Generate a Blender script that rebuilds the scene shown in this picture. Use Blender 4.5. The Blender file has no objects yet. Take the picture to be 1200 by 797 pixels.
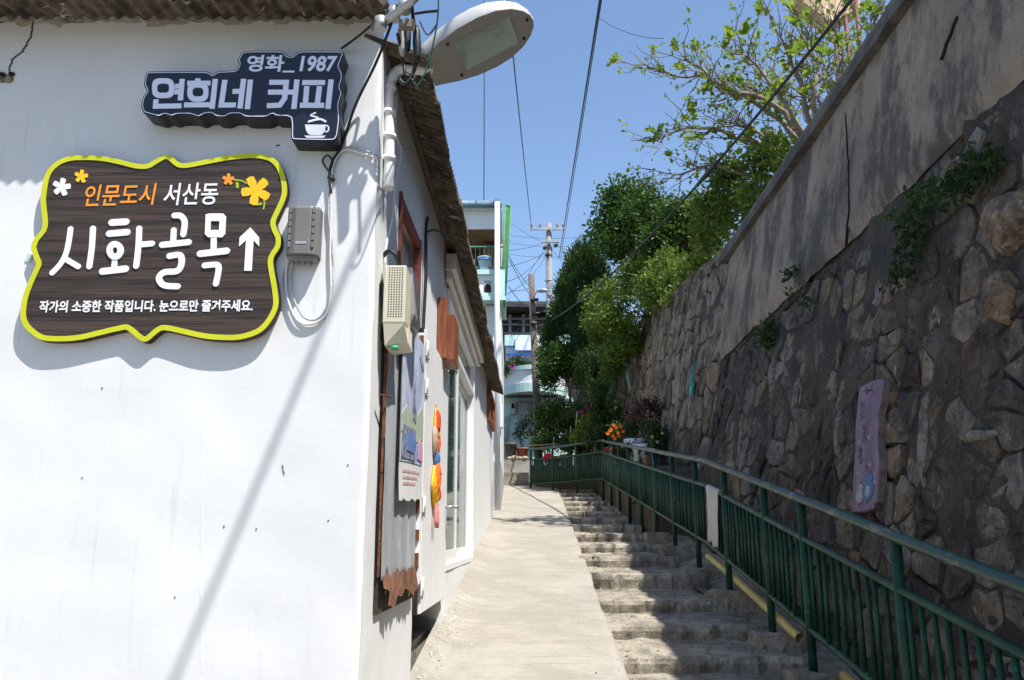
import bpy, bmesh, math, random
import numpy as np
from mathutils import Vector, Matrix
random.seed(7); RNG = np.random.default_rng(7)
SC = bpy.context.scene
COL = SC.collection
# ------------------------------------------------------------------ camera, sky, sun, exposure
CAMZ = 1.6; PITCH = math.radians(13.0); FPX = 1000.0
cd = bpy.data.cameras.new('camera'); cam = bpy.data.objects.new('camera', cd); COL.objects.link(cam)
cd.lens = 30.0; cd.sensor_width = 36.0; cd.clip_start = 0.05; cd.clip_end = 3000
cam.location = (0, 0, CAMZ); cam.rotation_euler = (math.pi/2 + PITCH, 0, 0)
SC.camera = cam
SUN_TO = Vector((0.37, -0.39, 1.0)).normalized()
elev = math.asin(SUN_TO.z); azim = math.atan2(SUN_TO.x, SUN_TO.y)
w = bpy.data.worlds.new('World'); SC.world = w; w.use_nodes = True
nt = w.node_tree; nt.nodes.clear()
sky = nt.nodes.new('ShaderNodeTexSky'); sky.sky_type = 'NISHITA'; sky.sun_disc = False
sky.sun_elevation = elev; sky.sun_rotation = azim
sky.air_density = 1.0; sky.dust_density = 0.6; sky.ozone_density = 2.5; sky.altitude = 50
bg = nt.nodes.new('ShaderNodeBackground'); bg.inputs[1].default_value = 0.13
wo = nt.nodes.new('ShaderNodeOutputWorld')
nt.links.new(sky.outputs[0], bg.inputs[0]); nt.links.new(bg.outputs[0], wo.inputs[0])
ld = bpy.data.lights.new('sun', 'SUN'); ld.energy = 4.4; ld.angle = math.radians(0.53); ld.color = (1.0, 0.96, 0.89)
sun = bpy.data.objects.new('sun', ld); COL.objects.link(sun)
sun.rotation_euler = SUN_TO.to_track_quat('Z', 'Y').to_euler(); sun.location = (10, -10, 30)
SC.view_settings.view_transform = 'Standard'; SC.view_settings.look = 'None'
SC.view_settings.exposure = 0.80; SC.view_settings.gamma = 1.0
SC.cycles.max_bounces = 8; SC.cycles.use_denoising = True
# ------------------------------------------------------------------ geometry of the place
cp, sp = math.cos(PITCH), math.sin(PITCH)
def ray(px, py):
    a = (px-600)/FPX; b = (398.5-py)/FPX
    return a/(cp-b*sp), (sp+b*cp)/(cp-b*sp)          # X/Y and Z/Y slopes of the ray through a photo pixel
def F(px, py, Y):                                     # point of the photo at a known distance
    r = ray(px, py); return Vector((r[0]*Y, Y, CAMZ+r[1]*Y))
XW0, XWS, YC = -0.754, 0.027, 3.85
def xw(Y): return XW0+XWS*Y                           # cafe side wall
def S(px, py, d=0.0):                                 # point on the side wall, d in front of it
    r = ray(px, py); Y = (XW0+d)/(r[0]-XWS); return Vector((xw(Y)+d, Y, CAMZ+r[1]*Y))
def zfront(y): return 4.165+(y-YC)*0.15               # front roof slope
def zp(Y): return 0.1265*Y                            # concrete ramp
def zs(Y): return (0.45+0.152*(Y-4.6)) if Y < 9.4 else 1.18+0.1265*(Y-9.4)   # mean of the stairs
def xr(Y): return 0.585+0.0274*Y                      # right edge of ramp
def xb(Y): return 2.30+0.02*Y if Y < 12.3 else 2.546-0.02*(Y-12.3)
BAT = 0.155
def ztop(Y): return 5.87 if Y < 12.3 else 6.05+(Y-12.3)*0.118
def RW(Y, z, d=0.0): return Vector((xb(Y)+BAT*(z-0.6)-d*0.988, Y, z+d*0.153))     # retaining wall surface
def RWP(px, py):
    r = ray(px, py); Y = 8.0
    for _ in range(40):
        z = CAMZ+r[1]*Y; Y = 0.5*Y+0.5*(xb(Y)+BAT*(z-0.6))/max(r[0], 1e-3)
    return Y, CAMZ+r[1]*Y
# ------------------------------------------------------------------ materials
_M = {}
def M(name, col, rough=0.75, var=0.12, scale=4.0, col2=None, lo=0.4, hi=0.6, bump=0.0, bscale=25.0, metal=0.0,
      spec=0.4, stretch=(1, 1, 1), rnd=0.0, layers=(), coord='pos', transl=0.0, bdist=0.01):
    """noise-mixed colour; layers: (colour, noise scale, stretch, lo, hi, amount) laid over in turn"""
    if name in _M: return _M[name]
    m = bpy.data.materials.new(name); m.use_nodes = True; nt = m.node_tree; N = nt.nodes; L = nt.links
    b = N['Principled BSDF']
    b.inputs['Roughness'].default_value = rough; b.inputs['Metallic'].default_value = metal
    b.inputs['Specular IOR Level'].default_value = spec
    if coord == 'pos': src = N.new('ShaderNodeNewGeometry').outputs['Position']
    else: src = N.new('ShaderNodeTexCoord').outputs['Object']
    def noise(sc, st, det=8, rg=0.7):
        mp = N.new('ShaderNodeMapping'); mp.inputs['Scale'].default_value = st
        L.new(src, mp.inputs[0]); n = N.new('ShaderNodeTexNoise'); n.inputs['Scale'].default_value = sc
        n.inputs['Detail'].default_value = det; n.inputs['Roughness'].default_value = rg
        L.new(mp.outputs[0], n.inputs['Vector']); return n.outputs['Fac']
    def ramp(f, lo, hi):
        r = N.new('ShaderNodeMapRange'); r.inputs[1].default_value = lo; r.inputs[2].default_value = hi
        r.interpolation_type = 'SMOOTHSTEP'; L.new(f, r.inputs[0]); return r.outputs[0]
    def mix(f, a, c):
        x = N.new('ShaderNodeMix'); x.data_type = 'RGBA'
        L.new(f, x.inputs[0])
        for s, i in ((a, 6), (c, 7)):
            if isinstance(s, (tuple, list)): x.inputs[i].default_value = (*s[:3], 1)
            else: L.new(s, x.inputs[i])
        return x.outputs[2]
    c2 = col2 if col2 else tuple(max(0, c*(1-2*var)) for c in col)
    out = mix(ramp(noise(scale, stretch), lo, hi), c2, col)
    for (c, s, st, l0, h0, amt) in layers:
        f = ramp(noise(s, st), l0, h0)
        mu = N.new('ShaderNodeMath'); mu.operation = 'MULTIPLY'; mu.inputs[1].default_value = amt; L.new(f, mu.inputs[0])
        out = mix(mu.outputs[0], out, c)
    if rnd:
        oi = N.new('ShaderNodeObjectInfo'); mr = N.new('ShaderNodeMapRange')
        mr.inputs[3].default_value = 1-rnd; mr.inputs[4].default_value = 1+rnd; L.new(oi.outputs['Random'], mr.inputs[0])
        h = N.new('ShaderNodeHueSaturation'); L.new(mr.outputs[0], h.inputs['Value']); L.new(out, h.inputs['Color'])
        mr2 = N.new('ShaderNodeMath'); mr2.operation = 'MULTIPLY'; mr2.inputs[1].default_value = 7.31
        fr = N.new('ShaderNodeMath'); fr.operation = 'FRACT'; L.new(oi.outputs['Random'], mr2.inputs[0]); L.new(mr2.outputs[0], fr.inputs[0])
        m3 = N.new('ShaderNodeMapRange'); m3.inputs[3].default_value = 0.55; m3.inputs[4].default_value = 1.25
        L.new(fr.outputs[0], m3.inputs[0]); L.new(m3.outputs[0], h.inputs['Saturation'])
        out = h.outputs[0]
    L.new(out, b.inputs['Base Color'])
    if bump:
        bp = N.new('ShaderNodeBump'); bp.inputs['Strength'].default_value = bump; bp.inputs['Distance'].default_value = bdist
        L.new(noise(bscale, stretch, 9, 0.65), bp.inputs['Height']); L.new(bp.outputs[0], b.inputs['Normal'])
    if transl:
        t = N.new('ShaderNodeBsdfTranslucent'); L.new(out, t.inputs[0]); ms = N.new('ShaderNodeMixShader')
        ms.inputs[0].default_value = transl; L.new(b.outputs[0], ms.inputs[1]); L.new(t.outputs[0], ms.inputs[2])
        L.new(ms.outputs[0], N['Material Output'].inputs[0])
    _M[name] = m; return m
def glass(name, col, rough=0.03, alpha=0.35):
    m = bpy.data.materials.new(name); m.use_nodes = True; N = m.node_tree.nodes; L = m.node_tree.links
    b = N['Principled BSDF']; b.inputs['Base Color'].default_value = (*col, 1); b.inputs['Roughness'].default_value = rough
    b.inputs['Specular IOR Level'].default_value = 0.7
    t = N.new('ShaderNodeBsdfTransparent'); t.inputs[0].default_value = (0.85, 0.92, 0.9, 1)
    ms = N.new('ShaderNodeMixShader'); ms.inputs[0].default_value = alpha
    L.new(t.outputs[0], ms.inputs[1]); L.new(b.outputs[0], ms.inputs[2]); L.new(ms.outputs[0], N['Material Output'].inputs[0])
    return m
WHITE = M('white_stucco', (0.70, 0.703, 0.70), 0.9, 0.015, 1.3, bump=0.22, bscale=14, bdist=0.006,
          layers=[((0.62, 0.625, 0.63), 1.6, (1, 1, 0.45), 0.5, 0.7, 0.5), ((0.50, 0.50, 0.485), 6, (3.5, 3.5, 0.22), 0.57, 0.70, 0.32), ((0.45, 0.45, 0.44), 55, (1, 1, 1), 0.66, 0.70, 0.35)])
WHITEP = M('white_paint', (0.80, 0.80, 0.79), 0.5, 0.03, 6, bump=0.1, bscale=60, layers=[((0.55, 0.52, 0.48), 9, (1, 1, .3), .66, .76, .5)])
ALU = M('white_aluminium', (0.78, 0.79, 0.79), 0.35, 0.02, 3)
PATH = M('ramp_concrete', (0.345, 0.32, 0.275), 0.9, 0.1, 1.4, col2=(0.285, 0.262, 0.22), bump=0.5, bscale=35, bdist=0.008,
         layers=[((0.36, 0.315, 0.22), 0.7, (1, 1, 1), .5, .7, .4), ((0.16, 0.135, 0.105), 8, (0.10, 3.4, .4), .56, .60, .38), ((0.15, 0.13, 0.10), 70, (1, 1, 1), .61, .65, .5), ((0.42, 0.39, 0.33), 40, (1, 1, 1), .58, .64, .5), ((0.17, 0.145, 0.115), 26, (0.5, 3.0, 1), .60, .64, .3)])
STEP = M('step_concrete', (0.345, 0.305, 0.245), 0.95, 0.15, 2.6, col2=(0.18, 0.157, 0.125), bump=0.8, bscale=22, bdist=0.02,
         layers=[((0.10, 0.095, 0.075), 3.1, (1, 1, 1), .52, .68, .7), ((0.14, 0.15, 0.05), 5, (1, 1, 1), .60, .66, .6), ((0.40, 0.37, 0.33), 14, (1, 1, 1), .58, .63, .6), ((0.06, 0.055, 0.045), 26, (1, 1, 1), .57, .61, .7), ((0.42, 0.39, 0.35), 80, (1, 1, 1), .58, .63, .5)])
MORTAR = M('old_mortar', (0.085, 0.067, 0.051), 0.95, 0.2, 3, col2=(0.042, 0.034, 0.027), bump=1.0, bscale=16, bdist=0.03,
           layers=[((0.20, 0.185, 0.165), 2.3, (1, 1, .5), .58, .68, .6), ((0.02, 0.018, 0.016), 12, (1, 1, 1), .54, .6, .7), ((0.24, 0.22, 0.2), 30, (1, 1, 1), .60, .64, .5)])
STONE = M('wall_stone', (0.178, 0.137, 0.098), 0.9, 0.15, 5, col2=(0.088, 0.069, 0.052), bump=0.9, bscale=19, bdist=0.02, rnd=0.52,
          layers=[((0.034, 0.029, 0.025), 1.7, (1, 1, .6), .46, .60, .8), ((0.22, 0.15, 0.09), 2.1, (1, 1, 1), .6, .72, .5), ((0.30, 0.285, 0.26), 15, (1, 1, .5), .60, .64, .55), ((0.02, 0.018, 0.016), 21, (1, 1, 1), .56, .61, .65), ((0.26, 0.22, 0.17), 60, (1, 1, 1), .60, .64, .4)])
STONE2 = M('upper_wall_stone', (0.235, 0.175, 0.118), 0.9, 0.15, 6, col2=(0.12, 0.093, 0.068), bump=0.9, bscale=22, bdist=0.02, rnd=0.35,
          layers=[((0.045, 0.037, 0.03), 1.6, (1, 1, .6), .48, .60, .8), ((0.42, 0.39, 0.35), 14, (1, 1, .5), .60, .64, .5), ((0.05, 0.043, 0.036), 24, (1, 1, 1), .58, .62, .55)])
PLASTER = M('wall_plaster', (0.30, 0.232, 0.17), 0.9, 0.1, 1.1, col2=(0.21, 0.166, 0.125), bump=0.5, bscale=14, bdist=0.012,
          layers=[((0.055, 0.048, 0.043), 1.7, (1, 1, 0.5), .44, .58, .85), ((0.085, 0.075, 0.066), 5, (1.6, 1.6, 0.22), .55, .7, .6), ((0.36, 0.31, 0.26), 9, (1, 1, .4), .60, .66, .4), ((0.04, 0.036, 0.033), 16, (1.5, 1.5, .5), .60, .64, .6), ((0.30, 0.26, 0.22), 70, (1, 1, 1), .60, .66, .35)])
CAPM = M('cap_concrete', (0.13, 0.115, 0.10), 0.95, 0.2, 3, col2=(0.07, 0.062, 0.055), bump=0.8, bscale=20, bdist=0.015)
EARTH = M('earth', (0.13, 0.10, 0.07), 1.0, 0.2, 2, bump=0.8, bscale=8, bdist=0.03, layers=[((0.06, 0.08, 0.03), 1.2, (1, 1, 1), .5, .65, .7)])
SLATE = M('cement_roof_sheet', (0.17, 0.138, 0.10), 0.95, 0.2, 8, col2=(0.06, 0.048, 0.036), bump=0.7, bscale=40, bdist=0.006,
          layers=[((0.52, 0.48, 0.42), 7, (1, 1, 1), .60, .63, .8), ((0.03, 0.027, 0.024), 3, (1, 1, 1), .55, .7, .6)])
RAILG = M('green_rail_paint', (0.013, 0.062, 0.035), 0.48, 0.15, 7, spec=0.28, col2=(0.007, 0.036, 0.022), bump=0.15, bscale=40,
          layers=[((0.075, 0.055, 0.04), 26, (1, 1, 1), .62, .66, .75), ((0.02, 0.17, 0.10), 4, (1, 1, 1), .63, .67, .8)])  # rust specks, then brighter green patches: sunlit slivers put into the paint colour
RAILT = M('worn_top_rail', (0.022, 0.060, 0.042), 0.42, 0.15, 9, col2=(0.02, 0.06, 0.05), bump=0.2, bscale=40, metal=0.1,
          layers=[((0.17, 0.165, 0.155), 13, (1, .4, 1), .52, .60, .8), ((0.10, 0.07, 0.05), 25, (1, 1, 1), .66, .72, .6)])
BLACK = M('black_rubber', (0.018, 0.018, 0.019), 0.5, 0.1, 20)
DARK = M('dark_void', (0.02, 0.018, 0.016), 1.0, 0.1, 5)
GREYC = M('grey_cable', (0.36, 0.36, 0.36), 0.6, 0.1, 20, layers=[((.7, .7, .7), 9, (1, 1, 1), .5, .6, .6)])
WHITEC = M('white_cable', (0.72, 0.72, 0.71), 0.55, 0.05, 20, layers=[((.3, .3, .3), 12, (1, 1, 1), .62, .7, .6)])
GALV = M('galvanised_steel', (0.45, 0.46, 0.46), 0.4, 0.1, 8, metal=0.5)
LAMPG = M('lamp_grey', (0.50, 0.50, 0.48), 0.45, 0.04, 6, layers=[((.3, .28, .25), 18, (1, 1, 1), .66, .76, .4)])
RUST = M('rust', (0.20, 0.075, 0.03), 0.9, 0.25, 14, col2=(0.09, 0.035, 0.018), bump=0.5, bscale=50)
REDW = M('red_brown_wood', (0.22, 0.05, 0.035), 0.55, 0.15, 6, stretch=(1, 1, 6), col2=(0.13, 0.03, 0.022), bump=0.2, bscale=40)
BOXW = M('varnished_box_wood', (0.27, 0.085, 0.032), 0.5, 0.15, 5, stretch=(5, 5, 1), col2=(0.16, 0.045, 0.02), bump=0.2, bscale=30)
BROWNW = M('brown_window_wood', (0.25, 0.10, 0.045), 0.7, 0.15, 8, stretch=(4, 4, 1), col2=(0.15, 0.055, 0.025))
# ------------------------------------------------------------------ mesh helpers
def quadbox(bm, P):   # eight corners: bottom four counter-clockwise, then top four
    v = [bm.verts.new(p) for p in P]
    for f in ((3, 2, 1, 0), (4, 5, 6, 7), (0, 1, 5, 4), (1, 2, 6, 5), (2, 3, 7, 6), (3, 0, 4, 7)): bm.faces.new([v[i] for i in f])
    return v
def box(bm, x0, x1, y0, y1, z0, z1):
    return quadbox(bm, [(x0, y0, z0), (x1, y0, z0), (x1, y1, z0), (x0, y1, z0), (x0, y0, z1), (x1, y0, z1), (x1, y1, z1), (x0, y1, z1)])
def sbox(bm, Y0, Y1, d0, d1, z0, z1):
    a, b_ = xw(Y0), xw(Y1)
    return quadbox(bm, [(a+d0, Y0, z0), (a+d1, Y0, z0), (b_+d1, Y1, z0), (b_+d0, Y1, z0), (a+d0, Y0, z1), (a+d1, Y0, z1), (b_+d1, Y1, z1), (b_+d0, Y1, z1)])
def bev(bm, r, seg=2):
    bmesh.ops.bevel(bm, geom=bm.edges[:], offset=r, segments=seg, affect='EDGES', profile=0.6)
def B(): return bmesh.new()
def tube(bm, pts, r, n=8, cap=True):
    pts = [Vector(p) for p in pts]; rs = r if isinstance(r, (list, tuple)) else [r]*len(pts)
    rings = []; up = None
    for i, p in enumerate(pts):
        t = (pts[min(i+1, len(pts)-1)]-pts[max(i-1, 0)])
        t = t.normalized() if t.length > 1e-9 else Vector((0, 0, 1))
        if up is None: up = t.orthogonal().normalized()
        u = (up-t*up.dot(t)); u = u.normalized() if u.length > 1e-6 else t.orthogonal().normalized()
        up = u; v = t.cross(u)
        rings.append([bm.verts.new(p+(u*math.cos(a)+v*math.sin(a))*rs[i]) for a in [2*math.pi*k/n for k in range(n)]])
    for a, b_ in zip(rings, rings[1:]):
        for k in range(n):
            f = bm.faces.new((a[k], a[(k+1) % n], b_[(k+1) % n], b_[k])); f.smooth = True
    if cap:
        bm.faces.new(rings[0][::-1]); bm.faces.new(rings[-1])
def lathe(bm, c, prof, n=20, axis='z'):
    rings = []
    for r, z in prof:
        rings.append([bm.verts.new(Vector(c)+Vector((r*math.cos(2*math.pi*k/n), r*math.sin(2*math.pi*k/n), z))) for k in range(n)])
    for a, b_ in zip(rings, rings[1:]):
        for k in range(n):
            f = bm.faces.new((a[k], a[(k+1) % n], b_[(k+1) % n], b_[k])); f.smooth = True
    bm.faces.new(rings[0][::-1]); bm.faces.new(rings[-1])
def catmull(P, per=6, closed=True):
    P = [Vector(p) for p in P]; n = len(P); out = []
    for i in range(n if closed else n-1):
        g = (lambda k: P[k % n]) if closed else (lambda k: P[min(max(k, 0), n-1)])
        p0, p1, p2, p3 = g(i-1), g(i), g(i+1), g(i+2)
        for k in range(per):
            t = k/per
            out.append(0.5*((2*p1)+(p2-p0)*t+(2*p0-5*p1+4*p2-p3)*t*t+(3*p1-p0-3*p2+p3)*t**3))
    if not closed: out.append(P[-1].copy())
    return out
def prism(bm, poly, mp, d0, d1, back=False):
    """polygon (u, v) as an extruded plate; mp(u, v, d) gives the point, front at d1"""
    f = [bm.verts.new(mp(p[0], p[1], d1)) for p in poly]; k = [bm.verts.new(mp(p[0], p[1], d0)) for p in poly]
    n = len(poly); fs = [bm.faces.new(f)]; fs[0].normal_update()
    if back: fs.append(bm.faces.new(k[::-1])); fs[1].normal_update()
    for i in range(n): bm.faces.new((f[i], k[i], k[(i+1) % n], f[(i+1) % n]))
    bmesh.ops.triangulate(bm, faces=fs)
def ribbon(pts, w, cap='round', closed=False):
    """outline polygon of a stroke of width w along pts"""
    pts = [Vector(p) for p in pts]; n = len(pts); h = w/2; Lp, Rp = [], []
    for i in range(n):
        a = pts[i]-pts[i-1] if i > 0 else pts[1]-pts[0]; c = pts[i+1]-pts[i] if i < n-1 else pts[-1]-pts[-2]
        a = a.normalized(); c = c.normalized(); na = Vector((-a.y, a.x)); nc = Vector((-c.y, c.x))
        m = na+nc; m = m.normalized() if m.length > 1e-6 else na
        s = h/max(0.45, m.dot(na)); Lp.append(pts[i]+m*s); Rp.append(pts[i]-m*s)
    out = list(Lp)
    if cap == 'round':
        d = (pts[-1]-pts[-2]).normalized(); nn = Vector((-d.y, d.x))
        out += [pts[-1]+(nn*math.cos(t)+d*math.sin(t))*h for t in [math.pi*k/8 for k in range(1, 8)]]
    out += Rp[::-1]
    if cap == 'round':
        d = (pts[0]-pts[1]).normalized(); nn = Vector((-d.y, d.x))
        out += [pts[0]+(nn*math.cos(t)+d*math.sin(t))*h for t in [math.pi*k/8 for k in range(1, 8)]]
    return out
def ringplate(bm, outer, inner, mp, d0, d1):
    n = len(outer)
    fo = [bm.verts.new(mp(p[0], p[1], d1)) for p in outer]; fi = [bm.verts.new(mp(p[0], p[1], d1)) for p in inner]
    ko = [bm.verts.new(mp(p[0], p[1], d0)) for p in outer]; ki = [bm.verts.new(mp(p[0], p[1], d0)) for p in inner]
    for i in range(n):
        j = (i+1) % n
        bm.faces.new((fo[i], fo[j], fi[j], fi[i])); bm.faces.new((fo[j], fo[i], ko[i], ko[j])); bm.faces.new((fi[i], fi[j], ki[j], ki[i]))
def ell(cx, cy, rx, ry, n=24, p=2.0):
    out = []
    for k in range(n):
        a = 2*math.pi*k/n; c, s = math.cos(a), math.sin(a)
        out.append(Vector((cx+rx*math.copysign(abs(c)**(2/p), c), cy+ry*math.copysign(abs(s)**(2/p), s))))
    return out
def inset(poly, w):
    n = len(poly); A = sum(poly[i].x*poly[(i+1) % n].y-poly[(i+1) % n].x*poly[i].y for i in range(n)); sg = 1 if A > 0 else -1
    out = []
    for i in range(n):
        a = (poly[i]-poly[i-1]).normalized(); c = (poly[(i+1) % n]-poly[i]).normalized()
        m = Vector((-a.y, a.x))+Vector((-c.y, c.x)); m = m.normalized(); s = w/max(0.6, m.dot(Vector((-a.y, a.x))))
        out.append(poly[i]+m*s*sg)
    return out
# ------------------------------------------------------------------ object helpers
def _wloc(o):
    v = Vector((0, 0, 0))
    while o: v = v+o.location; o = o.parent
    return v
def finish(bm, name, mat, parent=None, loc=None, smooth=False, normals=True):
    if normals: bmesh.ops.recalc_face_normals(bm, faces=bm.faces[:])
    off = Vector(loc) if loc is not None else (Vector((0, 0, 0)))
    base = _wloc(parent) if parent else Vector((0, 0, 0))
    if loc is None: off = base.copy()
    bmesh.ops.translate(bm, verts=bm.verts[:], vec=-off)
    me = bpy.data.meshes.new(name); bm.to_mesh(me); bm.free()
    if smooth:
        for p in me.polygons: p.use_smooth = True
    me.materials.append(mat)
    o = bpy.data.objects.new(name, me); COL.objects.link(o); o.location = off-base
    if parent: o.parent = parent
    return o
def tag(o, label=None, cat=None, group=None, kind=None):
    for k, v in (('label', label), ('category', cat), ('group', group), ('kind', kind)):
        if v: o[k] = v
    return o
def thing(name, label, cat, loc, group=None):
    o = bpy.data.objects.new(name, None); o.empty_display_size = 0.1; COL.objects.link(o); o.location = loc
    return tag(o, label, cat, group)
def part(name, bm, mat, parent, **k): return finish(bm, name, mat, parent, **k)
def single(name, bm, mat, label, cat, loc, group=None, **k): return tag(finish(bm, name, mat, None, loc, **k), label, cat, group)
def struct(name, bm, mat, **k): return tag(finish(bm, name, mat, None, (0, 0, 0), **k), kind='structure')
def pymesh(name, verts, faces, mat, parent=None, smooth=False):
    me = bpy.data.meshes.new(name); base = _wloc(parent) if parent else Vector((0, 0, 0))
    verts = np.asarray(verts, dtype=float)-np.array(base)
    me.from_pydata(verts.tolist(), [], faces.tolist() if hasattr(faces, 'tolist') else faces); me.materials.append(mat)
    if smooth:
        me.polygons.foreach_set('use_smooth', [True]*len(me.polygons))
    o = bpy.data.objects.new(name, me); COL.objects.link(o)
    if parent: o.parent = parent
    return o
def put(me, name, parent, wloc):      # another piece that shares mesh data
    o = bpy.data.objects.new(name, me); COL.objects.link(o); o.parent = parent; o.location = Vector(wloc)-_wloc(parent); return o
def nz(x, y, z=0.0):
    from mathutils import noise
    return noise.noise(Vector((x, y, z)))
def text_poly(body, u0, u1, v0, v1, mp, d0, d1, bold=0.0, shear=0.0, bm=None):
    """a line of lettering fitted to the box u0..u1, v0..v1"""
    c = bpy.data.curves.new('lettering', 'FONT'); c.body = body; c.offset = bold; c.shear = shear; c.resolution_u = 4; c.fill_mode = 'FRONT'
    o = bpy.data.objects.new('lettering', c); COL.objects.link(o)
    dg = bpy.context.evaluated_depsgraph_get(); me = bpy.data.meshes.new_from_object(o.evaluated_get(dg))
    COL.objects.unlink(o); bpy.data.objects.remove(o)
    bm = bm or B(); n0 = len(bm.verts)
    xs = [v.co.x for v in me.vertices]; ys = [v.co.y for v in me.vertices]; ax, bx, ay, by = min(xs), max(xs), min(ys), max(ys)
    vs = [bm.verts.new(mp(u0+(v.co.x-ax)/(bx-ax)*(u1-u0), v0+(v.co.y-ay)/(by-ay)*(v1-v0), d1)) for v in me.vertices]
    fs = []
    for p in me.polygons:
        try: fs.append(bm.faces.new([vs[i] for i in p.vertices]))
        except ValueError: pass
    bpy.data.meshes.remove(me); return bm
# ------------------------------------------------------------------ ground: one sheet to the horizon
def terrain_z(x, y):
    yy = min(max(y, -30), 60); base = 0.1265*yy if yy > 0 else 0.02*yy
    if y > 60: base += (y-60)*0.04
    if x < 2.9: return base-0.45 + (0 if x > -3 else 0.03*min(-x-3, 30))
    return max(base+2, (5.4 if y < 12.3 else 5.55+(min(y, 40)-12.3)*0.118))+0.05*min(x-3, 40)
gx = [-400, -120, -50, -20, -10, -5, -3, -1, 0, 1, 2, 2.85, 3.45, 4.5, 6, 9, 15, 30, 60, 140, 400]
gy = [-200, -60, -20, -8, -3] + [i*1.0 for i in range(-1, 31)] + [34, 40, 50, 60, 90, 160, 300, 700]
V = [(x, y, terrain_z(x, y)+0.05*nz(x*0.7, y*0.7)) for y in gy for x in gx]; nx = len(gx)
Fc = [(j*nx+i, j*nx+i+1, (j+1)*nx+i+1, (j+1)*nx+i) for j in range(len(gy)-1) for i in range(nx-1)]
tag(pymesh('ground', V, Fc, EARTH), kind='structure')
# ramp with raked cross grooves
def build_ramp():
    ys = [-2.5, -1, 0, 1, 2, 3, 4]; y = 4.3
    grooves = []
    while y < 16: grooves.append((y, random.uniform(0.004, 0.011), random.uniform(0, 9))); y += random.uniform(0.07, 0.17)
    y = 4.3
    while y < 14: ys.append(y); y += 0.0095 if y < 8.5 else 0.022
    while y < 23.6: ys.append(y); y += 0.25
    NX = 36; V = []
    import bisect
    gpos = [g[0] for g in grooves]
    for y in ys:
        x0 = xw(max(y, 2.6))-0.02 if y < 15.6 else xw(15.6)-0.02-0.02*(y-15.6); x1 = xr(y)+0.025*nz(y*1.3, 3)+0.012*nz(y*6, 8)
        if y > 20: x1 = x1-0.0*(y-20)
        k = bisect.bisect(gpos, y)
        for i in range(NX+1):
            t = i/NX; x = x0+(x1-x0)*t
            z = zp(y)+0.012*nz(x*1.5, y*0.8)+0.004*nz(x*9, y*9)
            bank = max(0, 1-(x-x0)/0.28); z += 0.09*bank*bank*(1 if y < 11 else max(0.2, 1-(y-11)/3))
            fade = min(1, max(0, (x-x0-0.34)/0.1))
            for g in grooves[max(0, k-2):k+2]:
                a = abs(nz(x*3.2, g[2]*7))*1.6; gy_ = g[0]+0.007*nz(x*2, g[2])+0.004*nz(x*9, g[2])
                z -= fade*g[1]*min(1, max(0, a*1.7-.12))*(1 if y < 8 else max(.3, 1-(y-8)/4))*2.2*math.exp(-((y-gy_)/0.0115)**2)
            if t > 0.975: z -= 0.012
            V.append((x, y, z))
    n = NX+1; Fc = [(j*n+i, j*n+i+1, (j+1)*n+i+1, (j+1)*n+i) for j in range(len(ys)-1) for i in range(NX)]
    b0 = len(V)
    for j, y in enumerate(ys):
        x, _, z = V[j*n+NX]; V.append((x+0.01, y, z-0.5))
    Fc += [(j*n+NX, b0+j, b0+j+1, (j+1)*n+NX) for j in range(len(ys)-1)]
    tag(pymesh('ramp_path', V, Fc, PATH, smooth=True), kind='structure')
build_ramp()
# unseen pale lane floor, added to bounce light onto the shaded front wall
V = [(x, y, zp(max(y, -2.5))-0.10-0.02*max(0, -y-2.5)*0+0.02*nz(x, y)) for y in [-14+0.5*i for i in range(36)] for x in (-9, -6, -3, -1.5, -.75, 0, 1, 2.0, 2.4)]
tag(pymesh('bounce_lane_floor', V, [(j*9+i, j*9+i+1, (j+1)*9+i+1, (j+1)*9+i) for j in range(35) for i in range(8)], PATH), kind='structure')
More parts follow.
